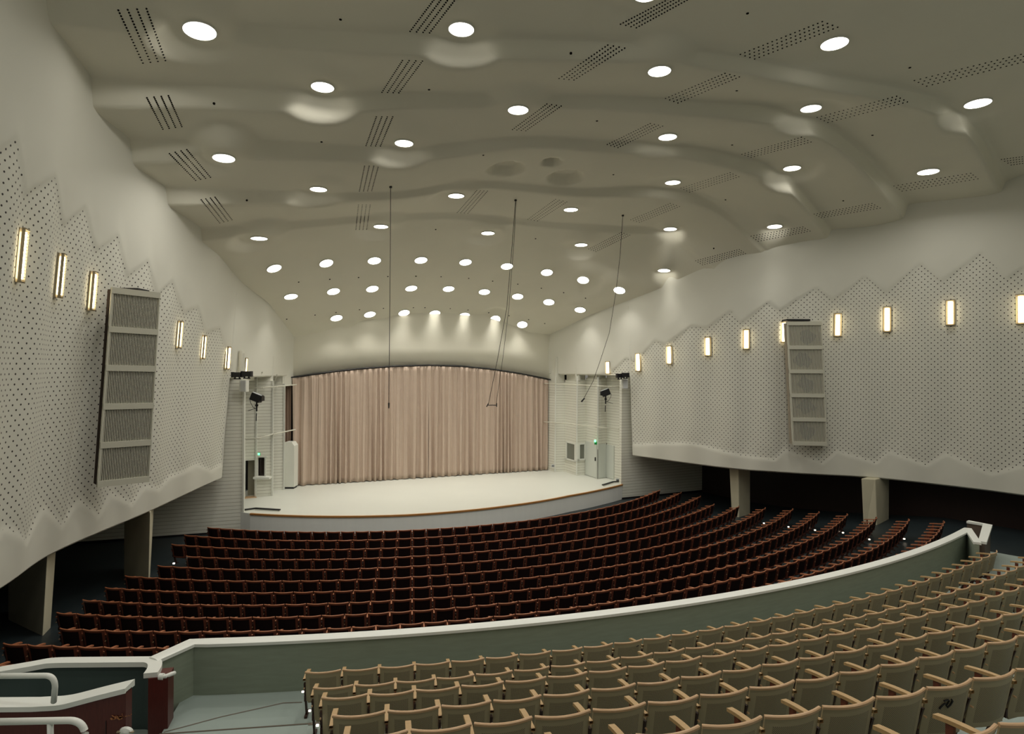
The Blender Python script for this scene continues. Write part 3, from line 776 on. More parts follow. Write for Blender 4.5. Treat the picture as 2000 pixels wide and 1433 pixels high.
# ------------------------------------------------------------------ dark rear walls of the side aisles, columns
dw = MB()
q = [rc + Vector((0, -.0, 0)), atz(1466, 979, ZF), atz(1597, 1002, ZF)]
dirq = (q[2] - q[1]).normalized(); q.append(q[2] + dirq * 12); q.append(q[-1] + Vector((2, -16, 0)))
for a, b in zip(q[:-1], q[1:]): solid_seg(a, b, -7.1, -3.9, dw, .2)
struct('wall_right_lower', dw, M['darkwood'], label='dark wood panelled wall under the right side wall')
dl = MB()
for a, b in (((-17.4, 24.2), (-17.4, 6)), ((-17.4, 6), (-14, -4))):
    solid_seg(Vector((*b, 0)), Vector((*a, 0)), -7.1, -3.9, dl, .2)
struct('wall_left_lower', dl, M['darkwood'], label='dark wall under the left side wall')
def column(topL, topM, topR, botL, botM, botR, lab, dd=.7):
    """left edge, middle arris, right edge, each (px, py, depth)"""
    T = [at(*p) for p in (topL, topM, topR)]; B = [at(*p) for p in (botL, botM, botR)]
    c = B[1].copy(); T.append(T[0] + T[2] - T[1] + Vector((0, .0, 0))); B.append(B[0] + B[2] - B[1])
    for p in B: p.z = B[1].z
    for p in T: p.z = ZB - .03
    mb = MB(); vs = [p - c for p in B + T]
    # extra ring half way for a soft twist
    mb.add(vs, [(0, 1, 2, 3), (7, 6, 5, 4), (0, 4, 5, 1), (1, 5, 6, 2), (2, 6, 7, 3), (3, 7, 4, 0)])
    o = mb.build('support_column', M['column']); o.location = c; tag(o, lab, 'column', 'columns under the side walls')
    md = o.modifiers.new('bevel', 'BEVEL'); md.width = .03; md.segments = 2
column((1424, 910, 28.6), (1442.5, 912, 28.3), (1465.4, 914, 28.9), (1429, 1011, 28.6), (1443, 1012.5, 28.3), (1465.4, 1010.5, 28.9), 'tapering cream column under the right wall, farther one')
column((1682, 928, 25.5), (1710, 930, 25.3), (1737, 932, 26.1), (1687, 1041, 25.6), (1713.8, 1048.7, 25.3), (1736, 1044, 26.1), 'tapering cream column under the right wall, nearer one')
column((242.5, 1020, 19.9), (293.5, 1000, 18.9), (300.5, 1000, 19.9), (242.5, 1145, 19.9), (289.5, 1160, 18.9), (292, 1150, 19.6), 'cream column under the left wall, farther from the balcony')
column((15.5, 1120, 16.0), (93, 1087, 14.95), (110.5, 1075, 15.6), (15.5, 1250, 16.0), (82, 1264, 14.85), (98, 1255, 15.5), 'cream column under the left wall, nearest the balcony')

# ------------------------------------------------------------------ ceiling lamps
def ring(r0, r1, z0, z1, n=28):
    vs = []; fs = []
    for r_, z in ((r0, z1), (r1, z1), (r1, z0), (r0, z0)):
        vs += [(r_ * math.cos(2 * PI * k / n), r_ * math.sin(2 * PI * k / n), z) for k in range(n)]
    for a in range(4):
        b = (a + 1) % 4
        for k in range(n): fs.append((a * n + k, a * n + (k + 1) % n, b * n + (k + 1) % n, b * n + k))
    return vs, fs
rimb = MB(); rimb.add(*ring(.985, 1.05, -.03, .05)); rim_me = rimb.mesh('lamp_rim', M['trimwhite'], True)
lb_ = MB(); n = 20; lb_.add([(math.cos(2 * PI * k / n), math.sin(2 * PI * k / n), -.022) for k in range(n)], [tuple(range(n))[::-1]]); lens_me = lb_.mesh('lamp_lens', M['lens'], fix=False)
stage_rows = [list(range(24, 33)), list(range(33, 42)), list(range(42, 49))]
def lamp_label(i):
    names = ['upper', 'middle', 'lowest']
    for r_, idx in enumerate(stage_rows):
        if i in idx: return 'round white ceiling lamp, %s from the left in the %s curved row before the stage' % (ordw(idx.index(i) + 1), names[r_])
    L = {0: 'round lamp in the top left corner of the ceiling', 1: 'round lamp at top centre with a glow on the wave below it', 2: 'round lamp left of centre with a broad glow beneath',
         3: 'round lamp between the two dotted vents right of top centre', 4: 'round lamp at upper right beside a long dotted vent', 5: 'round lamp near the left wall beside a short dotted vent',
         6: 'round lamp beside the steep dotted vent left of centre', 7: 'round lamp above the three scooped ceiling recesses, beside a vent', 8: 'round lamp right of the vent above the scooped recesses',
         9: 'round lamp at right with a glow spilling to its lower left', 10: 'round lamp at the far upper right edge of the ceiling', 11: 'round lamp left of centre above the first hanging cable, faint glow below',
         12: 'round lamp between the first two hanging cables, beside a vent', 13: 'round lamp right of the scooped recesses with a bright glow beneath', 14: 'round lamp right of centre with a round glow on its lower left',
         15: 'round lamp close to the right wall above a long vent', 16: 'round lamp just below the scooped recesses, right of the middle cable', 17: 'round lamp near the left wall just above the stage lamp rows',
         18: 'round lamp left of the first hanging cable above the stage rows', 19: 'round lamp left of the middle hanging cable above the stage rows', 20: 'round lamp between the middle and right hanging cables',
         21: 'round lamp right of the right hanging cable with a faint glow', 22: 'round lamp near the right wall between two dotted vents', 23: 'round lamp near the right wall farthest toward the stage',
         49: 'round lamp cut off by the top edge of the picture'}
    return L[i]
beam_data = bpy.data.lights.new('lamp_beam', 'AREA')
beam_data.shape = 'DISK'; beam_data.size = .5; beam_data.energy = LAMP_W; beam_data.color = (1.0, 0.955, 0.87); beam_data.spread = math.radians(142)
stage_beam = beam_data.copy(); stage_beam.energy = LAMP_W * .40; stage_beam.spread = math.radians(88)
tight_beam = stage_beam.copy(); tight_beam.spread = math.radians(60); tight_beam.energy = LAMP_W * .10
def beam(root, data=None):
    l = bpy.data.objects.new('lamp_beam', data or beam_data); COL.objects.link(l)
    l.location = root.location + Vector((0, 0, -.05))          # shines straight down just under the lens
    l['label'] = 'beam of the lamp'
    l.parent = root; l.matrix_parent_inverse = (Matrix.Translation(root.location) @ root.rotation_quaternion.to_matrix().to_4x4() @ Matrix.Diagonal((*root.scale, 1))).inverted()
for i, (px, py) in enumerate(LP):
    p, nrm = chit(px, py)
    wpx = LW.get(i)
    u = (px - 1000) / F
    r_ = .29
    if wpx:
        r_ = min(.36, max(.27, wpx / 2 * p.y / F / math.sqrt(1 + u * u * .8)))
    root = empty('ceiling_lamp', p + nrm * .012)
    root.rotation_mode = 'QUATERNION'; root.rotation_quaternion = (-nrm).to_track_quat('Z', 'Y'); root.scale = (r_, r_, 1.0)
    tag(root, lamp_label(i), 'ceiling lamp', 'round ceiling lamps')
    link('lamp_rim', rim_me, root); link('lamp_lens', lens_me, root)
    beam(root, tight_beam if i in (17, 21, 22, 23) else stage_beam if 24 <= i < 49 else None)

REAR = [(x, y) for y in (9.5, 5.0, 0.5) for x in (-6.0, -0.5, 5.0, 10.5, 16.0)]
for i, (x, y) in enumerate(REAR):       # the same lamps go on over the balcony behind the camera
    h_ = bv.ray_cast(Vector((x, y, 2)), Vector((0, 0, 1)))
    if h_[0] is None: continue
    root = empty('ceiling_lamp', h_[0] + Vector((0, 0, -.03))); root.rotation_mode = 'QUATERNION'; root.scale = (.3, .3, 1)
    tag(root, 'round lamp over the rear balcony, %s from left, %s row behind the frame' % (ordw(i % 5 + 1), ordw(i // 5 + 1)), 'ceiling lamp', 'round ceiling lamps')
    link('lamp_rim', rim_me, root); link('lamp_lens', lens_me, root); beam(root)

# ------------------------------------------------------------------ dotted ceiling vents and single holes
VN = [((231,20),(286,17),(279,123),(323,118),'left wall, topmost of the left column'),((287,191),(329,187),(318,252),(355,247),'left wall, second of the left column'),
 ((331,300),(365,292),(382,352),(411,346),'left wall, third of the left column'),((393,390),(420,385),(429,435),(453,429),'left wall, lowest of the left column'),
 ((853,-8),(893,-6),(801,61),(839,64),'top edge, left of the top centre lamp'),((786,118),(825,119),(746,180),(779,181),'centre left, second of its steep column'),
 ((735,228),(767,228),(715,284),(743,285),'centre left, third of its steep column'),((712,324),(739,324),(702,373),(726,372),'centre left, fourth of its steep column'),
 ((700,400),(723,400),(695,448),(716,448),'centre left, lowest of its steep column'),((1187,88),(1220,94),(1092,153),(1121,156),'upper centre, between two lamps'),
 ((1068,203),(1096,207),(1001,253),(1027,255),'centre, above the scooped recesses'),((931,372),(952,373),(893,415),(914,416),'centre, left of the middle hanging cable'),
 ((1085,389),(1107,394),(1031,428),(1050,431),'centre, right of the middle hanging cable'),((1310,-4),(1342,0),(1212,47),(1243,54),'top edge right of centre'),
 ((1270,241),(1294,246),(1186,282),(1207,288),'right of the scooped recesses, beside a lamp'),((1416,143),(1444,150),(1300,192),(1324,201),'right half, below the upper right lamps'),
 ((1606,42),(1636,53),(1446,106),(1474,115),'upper right, just above its lamp'),((1426,337),(1443,345),(1330,367),(1347,375),'right half, beside a glowing wave'),
 ((1309,397),(1327,403),(1232,429),(1249,434),'above the right cable top'),((1213,454),(1230,459),(1150,486),(1164,491),'crossed by the right hanging cable'),
 ((1751,188),(1772,199),(1596,229),(1617,239),'right, between two lamps of one wave'),((1565,268),(1584,277),(1449,301),(1467,307),'right, above a glowing wave'),
 ((1896,338),(1910,349),(1746,363),(1762,373),'beside the right wall, second from the picture edge'),((1703,397),(1719,406),(1590,418),(1604,425),'beside the right wall, third from the picture edge'),
 ((1568,443),(1582,451),(1467,461),(1481,471),'beside the right wall, fourth from the picture edge'),((1444,487),(1456,495),(1359,509),(1372,517),'beside the right wall, nearest the stage'),
 ((1994,106),(2010,118),(1786,157),(1810,168),'far upper right, cut by the picture edge'),((2060,298),(2075,308),(1956,311),(1975,322),'beside the right wall, cut by the picture edge')]
def disc(mb, p, nrm, r_, n=7):
    x = nrm.orthogonal().normalized(); y = nrm.cross(x)
    q = p + nrm * .008
    mb.add([q + x * r_ * math.cos(2 * PI * k / n) + y * r_ * math.sin(2 * PI * k / n) for k in range(n)] + [p - nrm * .02 + x * r_ * math.cos(2 * PI * k / n) + y * r_ * math.sin(2 * PI * k / n) for k in range(n)],
           [tuple(range(n))] + [(k, (k + 1) % n, n + (k + 1) % n, n + k) for k in range(n)])
for a, b, c, d, where in VN:
    mb = MB(); n2 = 19
    for i in range(n2):
        for j in range(4):
            s_, t_ = i / (n2 - 1), j / 3
            x = (a[0] * (1 - t_) + b[0] * t_) * (1 - s_) + (c[0] * (1 - t_) + d[0] * t_) * s_
            y = (a[1] * (1 - t_) + b[1] * t_) * (1 - s_) + (c[1] * (1 - t_) + d[1] * t_) * s_
            try: p, nrm = chit(x, y)
            except Exception: continue
            disc(mb, p, nrm, .021)
    o = mb.build('ceiling_vent', M['hole'], fix=False); ctr = Vector(mb.v[0]); localise(o, ctr)
    tag(o, 'dotted vent strip in the ceiling, ' + where, 'vent', 'dotted ceiling vents')
HO = [(665,38),(418,202),(628,277),(482,391),(1115,104),(838,175),(1166,236),(944,303),(1460,26),(1777,132),(1439,177),(1704,264),(1430,283),(1647,392),(1417,390),(1198,341),(851,448),(1046,466),(1394,485)]
HR1 = [(363,157),(498,145),(623,137),(750,133),(872,132),(981,134),(1101,141),(1205,153),(1314,166),(1416,184),(1513,203),(1608,227)]
HR2 = [(311,318),(434,300),(525,289),(627,277),(731,271),(861,268),(911,268),(1021,272),(1098,278),(1188,290),(1276,303),(1361,320),(1431,337),(1517,358)]
def hole(px, py, lab):
    p, nrm = chit(px, py); mb = MB(); disc(mb, p, nrm, .035, 9); o = mb.build('ceiling_nozzle', M['hole'], fix=False); localise(o, p)
    tag(o, lab, 'ceiling nozzle', 'small dark nozzles in the ceiling')
def short(i):
    s_ = lamp_label(i); s_ = s_.replace('round white ceiling lamp', 'lamp').replace('round lamp', 'lamp')
    return s_
used = {}
for px, py in HO:
    i = min(range(len(LP)), key=lambda k: (LP[k][0] - px) ** 2 + (LP[k][1] - py) ** 2)
    dx, dy = px - LP[i][0], py - LP[i][1]
    side = ('right' if dx > 0 else 'left') if abs(dx) > abs(dy) else ('below' if dy > 0 else 'above')
    pre = {'right': 'to the right of the', 'left': 'to the left of the', 'below': 'below the', 'above': 'above the'}[side]
    words = ('lone dark dot %s %s' % (pre, short(i))).split()
    hole(px, py, ' '.join(words[:16]).rstrip(','))
for k, (x, y) in enumerate(HR1): hole(420 + x * .45, 480 + y * .45, 'tiny dark dot, %s from the left between the upper and middle stage lamp rows' % ordw(k + 1))
for k, (x, y) in enumerate(HR2): hole(420 + x * .45, 480 + y * .45, 'tiny dark dot, %s from the left between the middle and lowest stage lamp rows' % ordw(k + 1))

# ------------------------------------------------------------------ cables from the ceiling
def hang(pts, r_, lab, extra=None, name='microphone_cable', cat='cable'):
    P0 = chit(pts[0][0], pts[0][1])[0]
    P = [P0] + [at(*p) for p in pts[1:]]
    root = empty(name, P0); tag(root, lab, cat, 'cables hanging from the ceiling')
    MB().tube([p - P0 for p in P], r_, 6).build('cable', M['cable'], root, smooth=True)
    MB().tube([(0, 0, .02), (0, 0, -.05)], .05, 10).build('ceiling_cap', M['black'], root)
    return root, P0, P
d1_ = chit(763, 364)[0].y
r1, p0, P = hang([(763, 364), (761.5, 580, d1_), (759.5, 786, d1_)], .011, 'straight thin cable hanging before the left half of the curtain')
e = P[-1] - p0; MB().tube([e, e + Vector((0, 0, -.02)), e + Vector((.0, 0, -.2))], [.015, .03, .02], 8).build('microphone', M['black'], r1)
dm = chit(1007, 390)[0].y
r2, p0, P = hang([(1007, 390), (1001, 470, dm + .3), (990, 600, dm + .8), (972, 700, dm + 1.1), (954, 789, dm + 1.3)], .011, 'middle pair of cables carrying a small microphone bar over the stage')
MB().tube([Vector((.02, 0, 0)), at(1004, 470, dm + .3) - p0, at(994, 600, dm + .8) - p0, at(982, 700, dm + 1.1) - p0, at(969, 789, dm + 1.3) - p0], .009, 6).build('cable', M['cable'], r2, smooth=True)
a = at(953, 791, dm + 1.3) - p0; b = at(970, 791, dm + 1.3) - p0
MB().tube([a, b], .018, 8).tube([a + Vector((-.06, 0, -.07)), a + Vector((.02, 0, .07))], .022, 8).tube([b + Vector((0, 0, -.07)), b + Vector((0, 0, .08))], .022, 8).build('microphone_bar', M['black'], r2)
dr3 = chit(1216.5, 420)[0].y
r3, p0, P = hang([(1216.5, 420), (1211, 500, dr3), (1203, 570, dr3), (1190, 650, dr3), (1172, 705, dr3), (1158, 745, dr3), (1139, 780, dr3)], .011, 'right thin cable curving down to a microphone before the right boarded wall')
e = P[-1] - p0; MB().tube([e + Vector((.06, 0, .06)), e + Vector((-.08, 0, -.1))], [.03, .035], 8).build('microphone', M['black'], r3)

# ------------------------------------------------------------------ wall sconces
def sconce(Wl, px, y0, y1, wpx, lab, bright=True, inset=.0):
    s_, zt = Wl.hit(px, y0); _, zb = Wl.hit(px, y1)
    zc = (zt + zb) / 2; p, n = Wl.base(np.array([s_]), np.array([zc])); p = Vector(p[0]); n = Vector(n[0])
    k = int(np.argmin(np.abs(Wl.S - s_)))
    tx = Vector((Wl.tg[k][0], Wl.tg[k][1], 0)); lean = float(Wl.leanf(s_))
    rz = math.atan2(-n.x, n.y) + PI
    root = empty('wall_sconce', p + n * .02); root.rotation_euler = (math.atan(lean), 0, rz)
    tag(root, lab, 'wall light', 'louvred wall lights')
    h_ = zt - zb; w = wpx
    # local: -y points to the hall? after rotation local -Y = n direction
    f_ = MB()
    f_.box((-w / 2, .0, 0), (.012, .06, h_)).box((w / 2, .0, 0), (.012, .06, h_)).box((0, 0, h_ / 2), (w + .012, .06, .03)).box((0, 0, -h_ / 2), (w + .012, .06, .03)).box((0, .09, 0), (w + .02, .05, h_ + .02))
    f_.build('frame', M['brass'], root)
    MB().tube([(0, .02, -h_ * .44), (0, .02, h_ * .44)], w * .30, 10).build('lamp_tube', M['tubeglow'], root)
    lv = MB(); nl = 16
    for q in range(nl): lv.box((0, -.045, -h_ / 2 + (q + .5) * h_ / nl), (w - .02, .045, .008))
    lv.build('louvre', M['brass'] if not bright else M['slat'], root)
LSC = [(48,447,553),(124,496,583),(185,531,607),(354,627,680),(400,655,701),(447,677,721),(481,699,726)]
RSC = [(1993,575,633),(1856,586,635),(1733,599,648),(1636,612,657),(1531,628,669),(1457,643,682),(1382,658,695),(1307,675,711),(1246,690,725),(1187,706,730)]
for i, (x, a, b) in enumerate(LSC):
    sconce(WL, x, a, b, .15 if i != 5 else .24, 'glowing slatted wall light on the left wall, %s from the picture edge' % ordw(i + 1), i != 5)
for i, (x, a, b) in enumerate(RSC):
    sconce(WR, x, a, b, .27, 'glowing slatted wall light on the right wall, %s from the picture edge' % ordw(i + 1))

# ------------------------------------------------------------------ tall slatted speaker panels
def speaker_panel(TL, TR, BL, BR, lab, nsl, fill):
    """corners (px,py,depth) -> frame with five slatted fields"""
    T0, T1, B0, B1 = [at(*p) for p in (TL, TR, BL, BR)]
    c = (B0 + B1) / 2; root = empty('slatted_speaker', c); tag(root, lab, 'loudspeaker')
    def P(u, v, off=0.0):
        p = (B0 * (1 - u) + B1 * u) * (1 - v) + (T0 * (1 - u) + T1 * u) * v
        return p + nn * off - c
    ex = (B1 - B0).normalized(); ez = (T0 - B0).normalized(); nn = ex.cross(ez).normalized()
    if nn.y > 0: nn = -nn
    def quadbox(mb, u0, u1, v0, v1, o0, o1):
        vs = [P(u, v, o) for o in (o0, o1) for u, v in ((u0, v0), (u1, v0), (u1, v1), (u0, v1))]
        mb.add(vs, [(0, 1, 2, 3), (7, 6, 5, 4), (0, 4, 5, 1), (1, 5, 6, 2), (2, 6, 7, 3), (3, 7, 4, 0)])
    fr = MB(); bt = .030
    for k in range(6):
        v = k / 5 * (1 - bt)
        quadbox(fr, 0, 1, v, v + bt, -.06, .03)
    quadbox(fr, 0, .04, 0, 1, -.06, .02); quadbox(fr, .975, 1, 0, 1, -.06, .02)
    fr.build('frame', M['slat'], root)
    bk = MB(); quadbox(bk, .0, 1, .01, .99, -.30, -.10); bk.build('back_box', M['grilleb'] if nsl < 28 else M['grille'], root)
    for k in range(5):
        v0 = k / 5 * (1 - bt) + bt; v1 = (k + 1) / 5 * (1 - bt)
        sl = MB()
        for q in range(nsl):
            u = .045 + (q + .5) / nsl * .93; hw = .93 / nsl * .5 * fill
            quadbox(sl, u - hw, u + hw, v0, v1, -.035, -.005)
        o = sl.build('slat_field', M['slat'], root)
        if nsl < 28:   # loose light cloth behind the slats
            rnd = random.Random(k * 5 + 3)
            cl_ = MB(); pts = []
            n = 12
            cx, cy = .5 + rnd.uniform(-.08, .08), v0 + (v1 - v0) * .5
            ring_ = [P(cx + .30 * math.cos(2 * PI * t / n) * rnd.uniform(.4, 1.1), cy + .085 * math.sin(2 * PI * t / n) * rnd.uniform(.4, 1.05), -.085) for t in range(n)]
            cl_.add(ring_, [tuple(range(n))]); cl_.build('torn_cloth', M['torn'], root, fix=False)
    return root, P
r_, P_ = speaker_panel((218, 560.5, 15.45), (313, 571.5, 16.35), (189.5, 951.5, 15.45), (291, 940.5, 16.35), 'tall slatted speaker panel with five fields hung on the left wall', 29, .46)
MB().box(P_(.55, 1.0, -.35) + Vector((0, 0, .02)), (.5, .5, .04)).build('top_bracket', M['black'], r_)
r_, P_ = speaker_panel((1536.5, 628, 26.0), (1604, 627.5, 26.0), (1548, 869, 26.0), (1615.3, 870.5, 26.0), 'tall slatted speaker panel with torn cloth hung on the right wall', 24, .42)
MB().box(P_(.36, 1.0, -.3) + Vector((0, 0, .07)), (1.0, .5, .08)).build('top_bracket', M['black'], r_)

# ------------------------------------------------------------------ theatre seats
SP = .52
ZO = -.12           # seat parts drawn for a .85 m seat, lowered
def back_pt(u, v, hw=.25, bulge=.055, z0=.40, z1=.85, off=0.0):
    return (u * hw, -bulge * (1 - u * u) + (1 - v) * .085 + off, z0 + ZO + (z1 - z0) * v)
def uvmap(me, fn):
    uv = me.uv_layers.new(name='UVMap')
    for l in me.loops:
        uv.data[l.index].uv = fn(me.vertices[l.vertex_index].co)
def shell(u0, u1, v0, v1, nu, nv, th, off=0.0, **k):
    mb = MB()
    A = [[back_pt(u0 + (u1 - u0) * i / nu, v0 + (v1 - v0) * j / nv, off=off, **k) for i in range(nu + 1)] for j in range(nv + 1)]
    B = [[(p[0], p[1] + th, p[2]) for p in r] for r in A]
    mb.grid(A); mb.grid(B, flip=True)
    na = (nu + 1) * (nv + 1)
    def side(idx):
        for a, b in zip(idx[:-1], idx[1:]): mb.f.append((a, b, b + na, a + na)); mb.m.append(0)
    side([j * (nu + 1) for j in range(nv + 1)]); side([j * (nu + 1) + nu for j in range(nv + 1)][::-1])
    side(list(range(nu + 1))[::-1]); side([nv * (nu + 1) + i for i in range(nu + 1)])
    return mb
def toprail(hw=.246, r=.017):
    mb = MB(); n = 9; path = []
    for i in range(n):
        u = -1 + 2 * i / (n - 1); x, y, z = back_pt(u, 1.0, hw=hw); path.append(Vector((x, y + .008, z + .002)))
    return mb.sweep(path, [(-.010, -.014), (.012, -.014), (.014, .004), (.007, .011), (-.007, .011), (-.012, .004)])
def armrest(x):
    mb = MB(); n = 9; prof = []
    for i in range(n):
        t = i / (n - 1); y = .0 + .42 * t; z = .700 + .030 * math.sin(t * PI * .9) - .01 * t + (.06 * (1 - t) ** 3); w = .017 + .009 * math.sin(min(1, t * 1.3) * PI * .6)
        prof.append((y, z + ZO, w))
    for (y0, z0, w0), (y1, z1, w1) in zip(prof[:-1], prof[1:]):
        mb.add([(x - w0, y0, z0), (x + w0, y0, z0), (x + w0, y0, z0 - .028), (x - w0, y0, z0 - .028), (x - w1, y1, z1), (x + w1, y1, z1), (x + w1, y1, z1 - .028), (x - w1, y1, z1 - .028)],
               [(0, 1, 5, 4), (3, 7, 6, 2), (0, 4, 7, 3), (1, 2, 6, 5)])
    mb.add([(x - prof[-1][2], prof[-1][0], prof[-1][1]), (x + prof[-1][2], prof[-1][0], prof[-1][1]), (x + prof[-1][2], prof[-1][0], prof[-1][1] - .028), (x - prof[-1][2], prof[-1][0], prof[-1][1] - .028)], [(0, 1, 2, 3)])
    return mb
def sideframe(x):
    mb = MB()
    mb.add([(x - .011, .02, .56), (x + .011, .02, .56), (x + .011, .07, .56), (x - .011, .07, .56), (x - .011, .20, .0), (x + .011, .20, .0), (x + .011, .27, .0), (x - .011, .27, .0)], [(0, 1, 2, 3), (7, 6, 5, 4), (0, 4, 5, 1), (1, 5, 6, 2), (2, 6, 7, 3), (3, 7, 4, 0)]); mb.box((x, .20, .32), (.022, .26, .08)); mb.box((x, .23, .015), (.04, .20, .03))
    return mb
def armpost(x): return MB().box((x, .31, .41), (.024, .055, .30))
def seatpan():
    mb = MB(); n = 6
    mb.box((0, .15, .40), (.44, .05, .26), rx=-.16); mb.box((0, .13, .28), (.44, .10, .05))
    return mb
def bolt(x): return MB().tube([(x, -.004, .50), (x, .02, .50)], .009, 8)
def make_proto(kind):
    P = {}
    hw = .2430
    if kind == 'beige':
        me = shell(-1, 1, 0, 1, 10, 6, .012, hw=hw).mesh('perforated_back', M['olivep'], True)
        uvmap(me, lambda c: (c.x, c.z - .49)); P['backrest'] = me
        P['top_rail'] = toprail().mesh('top_rail', M['tanrail'], True)
        wood, leg, pan = M['tan'], M['darkleg'], M['olive']
        aw = M['seatwood']
    else:
        mb = shell(-1, -.80, 0, 1, 2, 3, .03, off=-.006, hw=hw); s2 = shell(.80, 1, 0, 1, 2, 3, .03, off=-.006, hw=hw); s3 = shell(-1, 1, 0, .10, 8, 1, .03, off=-.004, hw=hw); s4 = shell(-1, 1, .90, 1, 8, 1, .03, off=-.004, hw=hw)
        for s_ in (s2, s3, s4): mb.add(s_.v, s_.f)
        P['back_frame'] = mb.mesh('back_frame', M['seatwood'], True)
        P['backrest'] = shell(-.82, .82, .08, .92, 8, 3, .02, off=.006, hw=hw).mesh('backrest', M['darkcloth'], True)
        P['top_rail'] = toprail().mesh('top_rail', M['toprail'], True)
        wood, leg, pan = M['toprail'], M['darkleg'], M['darkcloth']
        aw = M['seatwood']
    P['seat'] = seatpan().mesh('seat', pan)
    P['armrest'] = armrest(-SP / 2).mesh('armrest', wood, True)
    P['arm_post'] = armpost(-SP / 2).mesh('arm_post', aw)
    P['leg_frame'] = sideframe(-SP / 2).mesh('leg_frame', leg)
    P['hinge_bolt'] = bolt(-SP / 2).mesh('hinge_bolt', M['tanrail'])
    Rr = {'armrest': armrest(SP / 2).mesh('armrest', wood, True), 'arm_post': armpost(SP / 2).mesh('arm_post', aw), 'leg_frame': sideframe(SP / 2).mesh('leg_frame', leg)}
    return P, Rr
def proto_obj(kind, end):
    P, Rr = PR[kind]
    r = empty('upholstered_seat' if kind == 'dark' else 'perforated_seat')
    def fill(D):
        o = {k: link(k, me) for k, me in D.items()}
        for k in o:
            up = {'top_rail': 'back_frame' if 'back_frame' in o else 'backrest', 'arm_post': 'armrest'}.get(k)
            o[k].parent = o[up] if up in o else r
    fill(P)
    if end: fill(Rr)
    return r
PR = {'beige': make_proto('beige'), 'dark': make_proto('dark')}
first = {}
def place(kind, end, loc, rz, label, group):
    key = (kind, end)
    if key not in first:
        root = proto_obj(kind, end); first[key] = root
    else:
        src = first[key]; root = src.copy(); COL.objects.link(root)
        for ch in list(src.children):
            c = ch.copy(); COL.objects.link(c); c.parent = root
            for g_ in list(ch.children):
                e_ = g_.copy(); COL.objects.link(e_); e_.parent = c
    root.location = loc; root.rotation_euler = (0, 0, rz)
    tag(root, label, 'theatre seat', group)
    return root
# dark stalls rows: gap index range about the aligned gap
TH0 = [.2062,.2037,.2014,.1994,.1975,.1958,.1942,.1927,.1913,.1901,.1889,.1878]
KL = [-15,-16,-16,-14,-15,-16,-16,-16,-16,-14.5,-15.5,-14.5]
KR = [27,29,30,29,31,33,35,36,37,37.5,38.5,39.5]
SIDE = ['front row of the dark stalls', 'second dark row from the stage', 'third dark row from the stage', 'fourth dark row from the stage', 'fifth dark row from the stage', 'sixth dark row from the stage',
        'seventh dark row from the stage', 'eighth dark row from the stage', 'ninth dark row from the stage', 'tenth dark row from the stage', 'eleventh dark row from the stage', 'last dark row under the balcony rail']
dark = []
def vis_under_parapet(P):      # is the seat top above the parapet line seen from the camera
    t = P.normalized(); R_, z_ = 30.25, -4.28
    # walk along the ray from the camera and see where it meets the parapet circle
    a = t.x / t.y; b = t.z / t.y
    A = a * a + 1; B = -2 * (a * C0.x + C0.y); D = C0.x ** 2 + C0.y ** 2 - R_ * R_
    disc_ = B * B - 4 * A * D
    if disc_ < 0: return True
    d = (-B - math.sqrt(disc_)) / (2 * A)
    th_ = math.atan2(a * d - C0.x, C0.y - d)
    if th_ < .0745 or th_ > .702: return b * d > z_ - 1.2
    return b * d > z_ + .0
for i, R in enumerate(RD):
    stp = 2 * math.asin(SP / 2 / R); k = KL[i]; idx = 0
    while k < KR[i] - .4:
        th = TH0[i] + (k + .5) * stp; zt = ZD[i]
        idx += 1
        p = polar(R * math.cos(stp / 2), th, zt - HB)
        topp = p + Vector((0, 0, HB)); dcam = topp.length
        u = topp.x / topp.y * F + 1000
        if u > -40 and vis_under_parapet(topp): dark.append((dcam, i, idx, p, th, k + 1 >= KR[i] - .4))
        k += 1
dark.sort(key=lambda t: t[0])
for dcam, i, idx, p, th, end in dark[:300]:
    lab = 'dark red seat, %s from left in the %s' % (ordw(idx), SIDE[i])
    place('dark', end, p, th, lab, 'dark theatre seats in the stalls')
rest = dark[300:]
mb = MB(); mats = [M['seatwood'], M['toprail'], M['darkcloth'], M['darkleg']]
for dcam, i, idx, p, th, end in rest:
    Mx = Matrix.Translation(p) @ Matrix.Rotation(th, 4, 'Z')
    P, Rr = PR['dark']
    for k, me in list(P.items()) + (list(Rr.items()) if end else []):
        mi = {'back_frame': 0, 'arm_post': 0, 'top_rail': 1, 'armrest': 1, 'backrest': 2, 'seat': 2, 'leg_frame': 3, 'hinge_bolt': 1}[k]
        mb.add([Mx @ v.co for v in me.vertices], [tuple(f.vertices) for f in me.polygons], mi)
if rest:
    o = mb.build('front_row_seats', mats, fix=False); o.data.polygons.foreach_set('use_smooth', [False] * len(o.data.polygons))
    tag(o, 'the farthest dark red seats of the stalls, nearest the stage', 'theatre seats', kind='stuff')
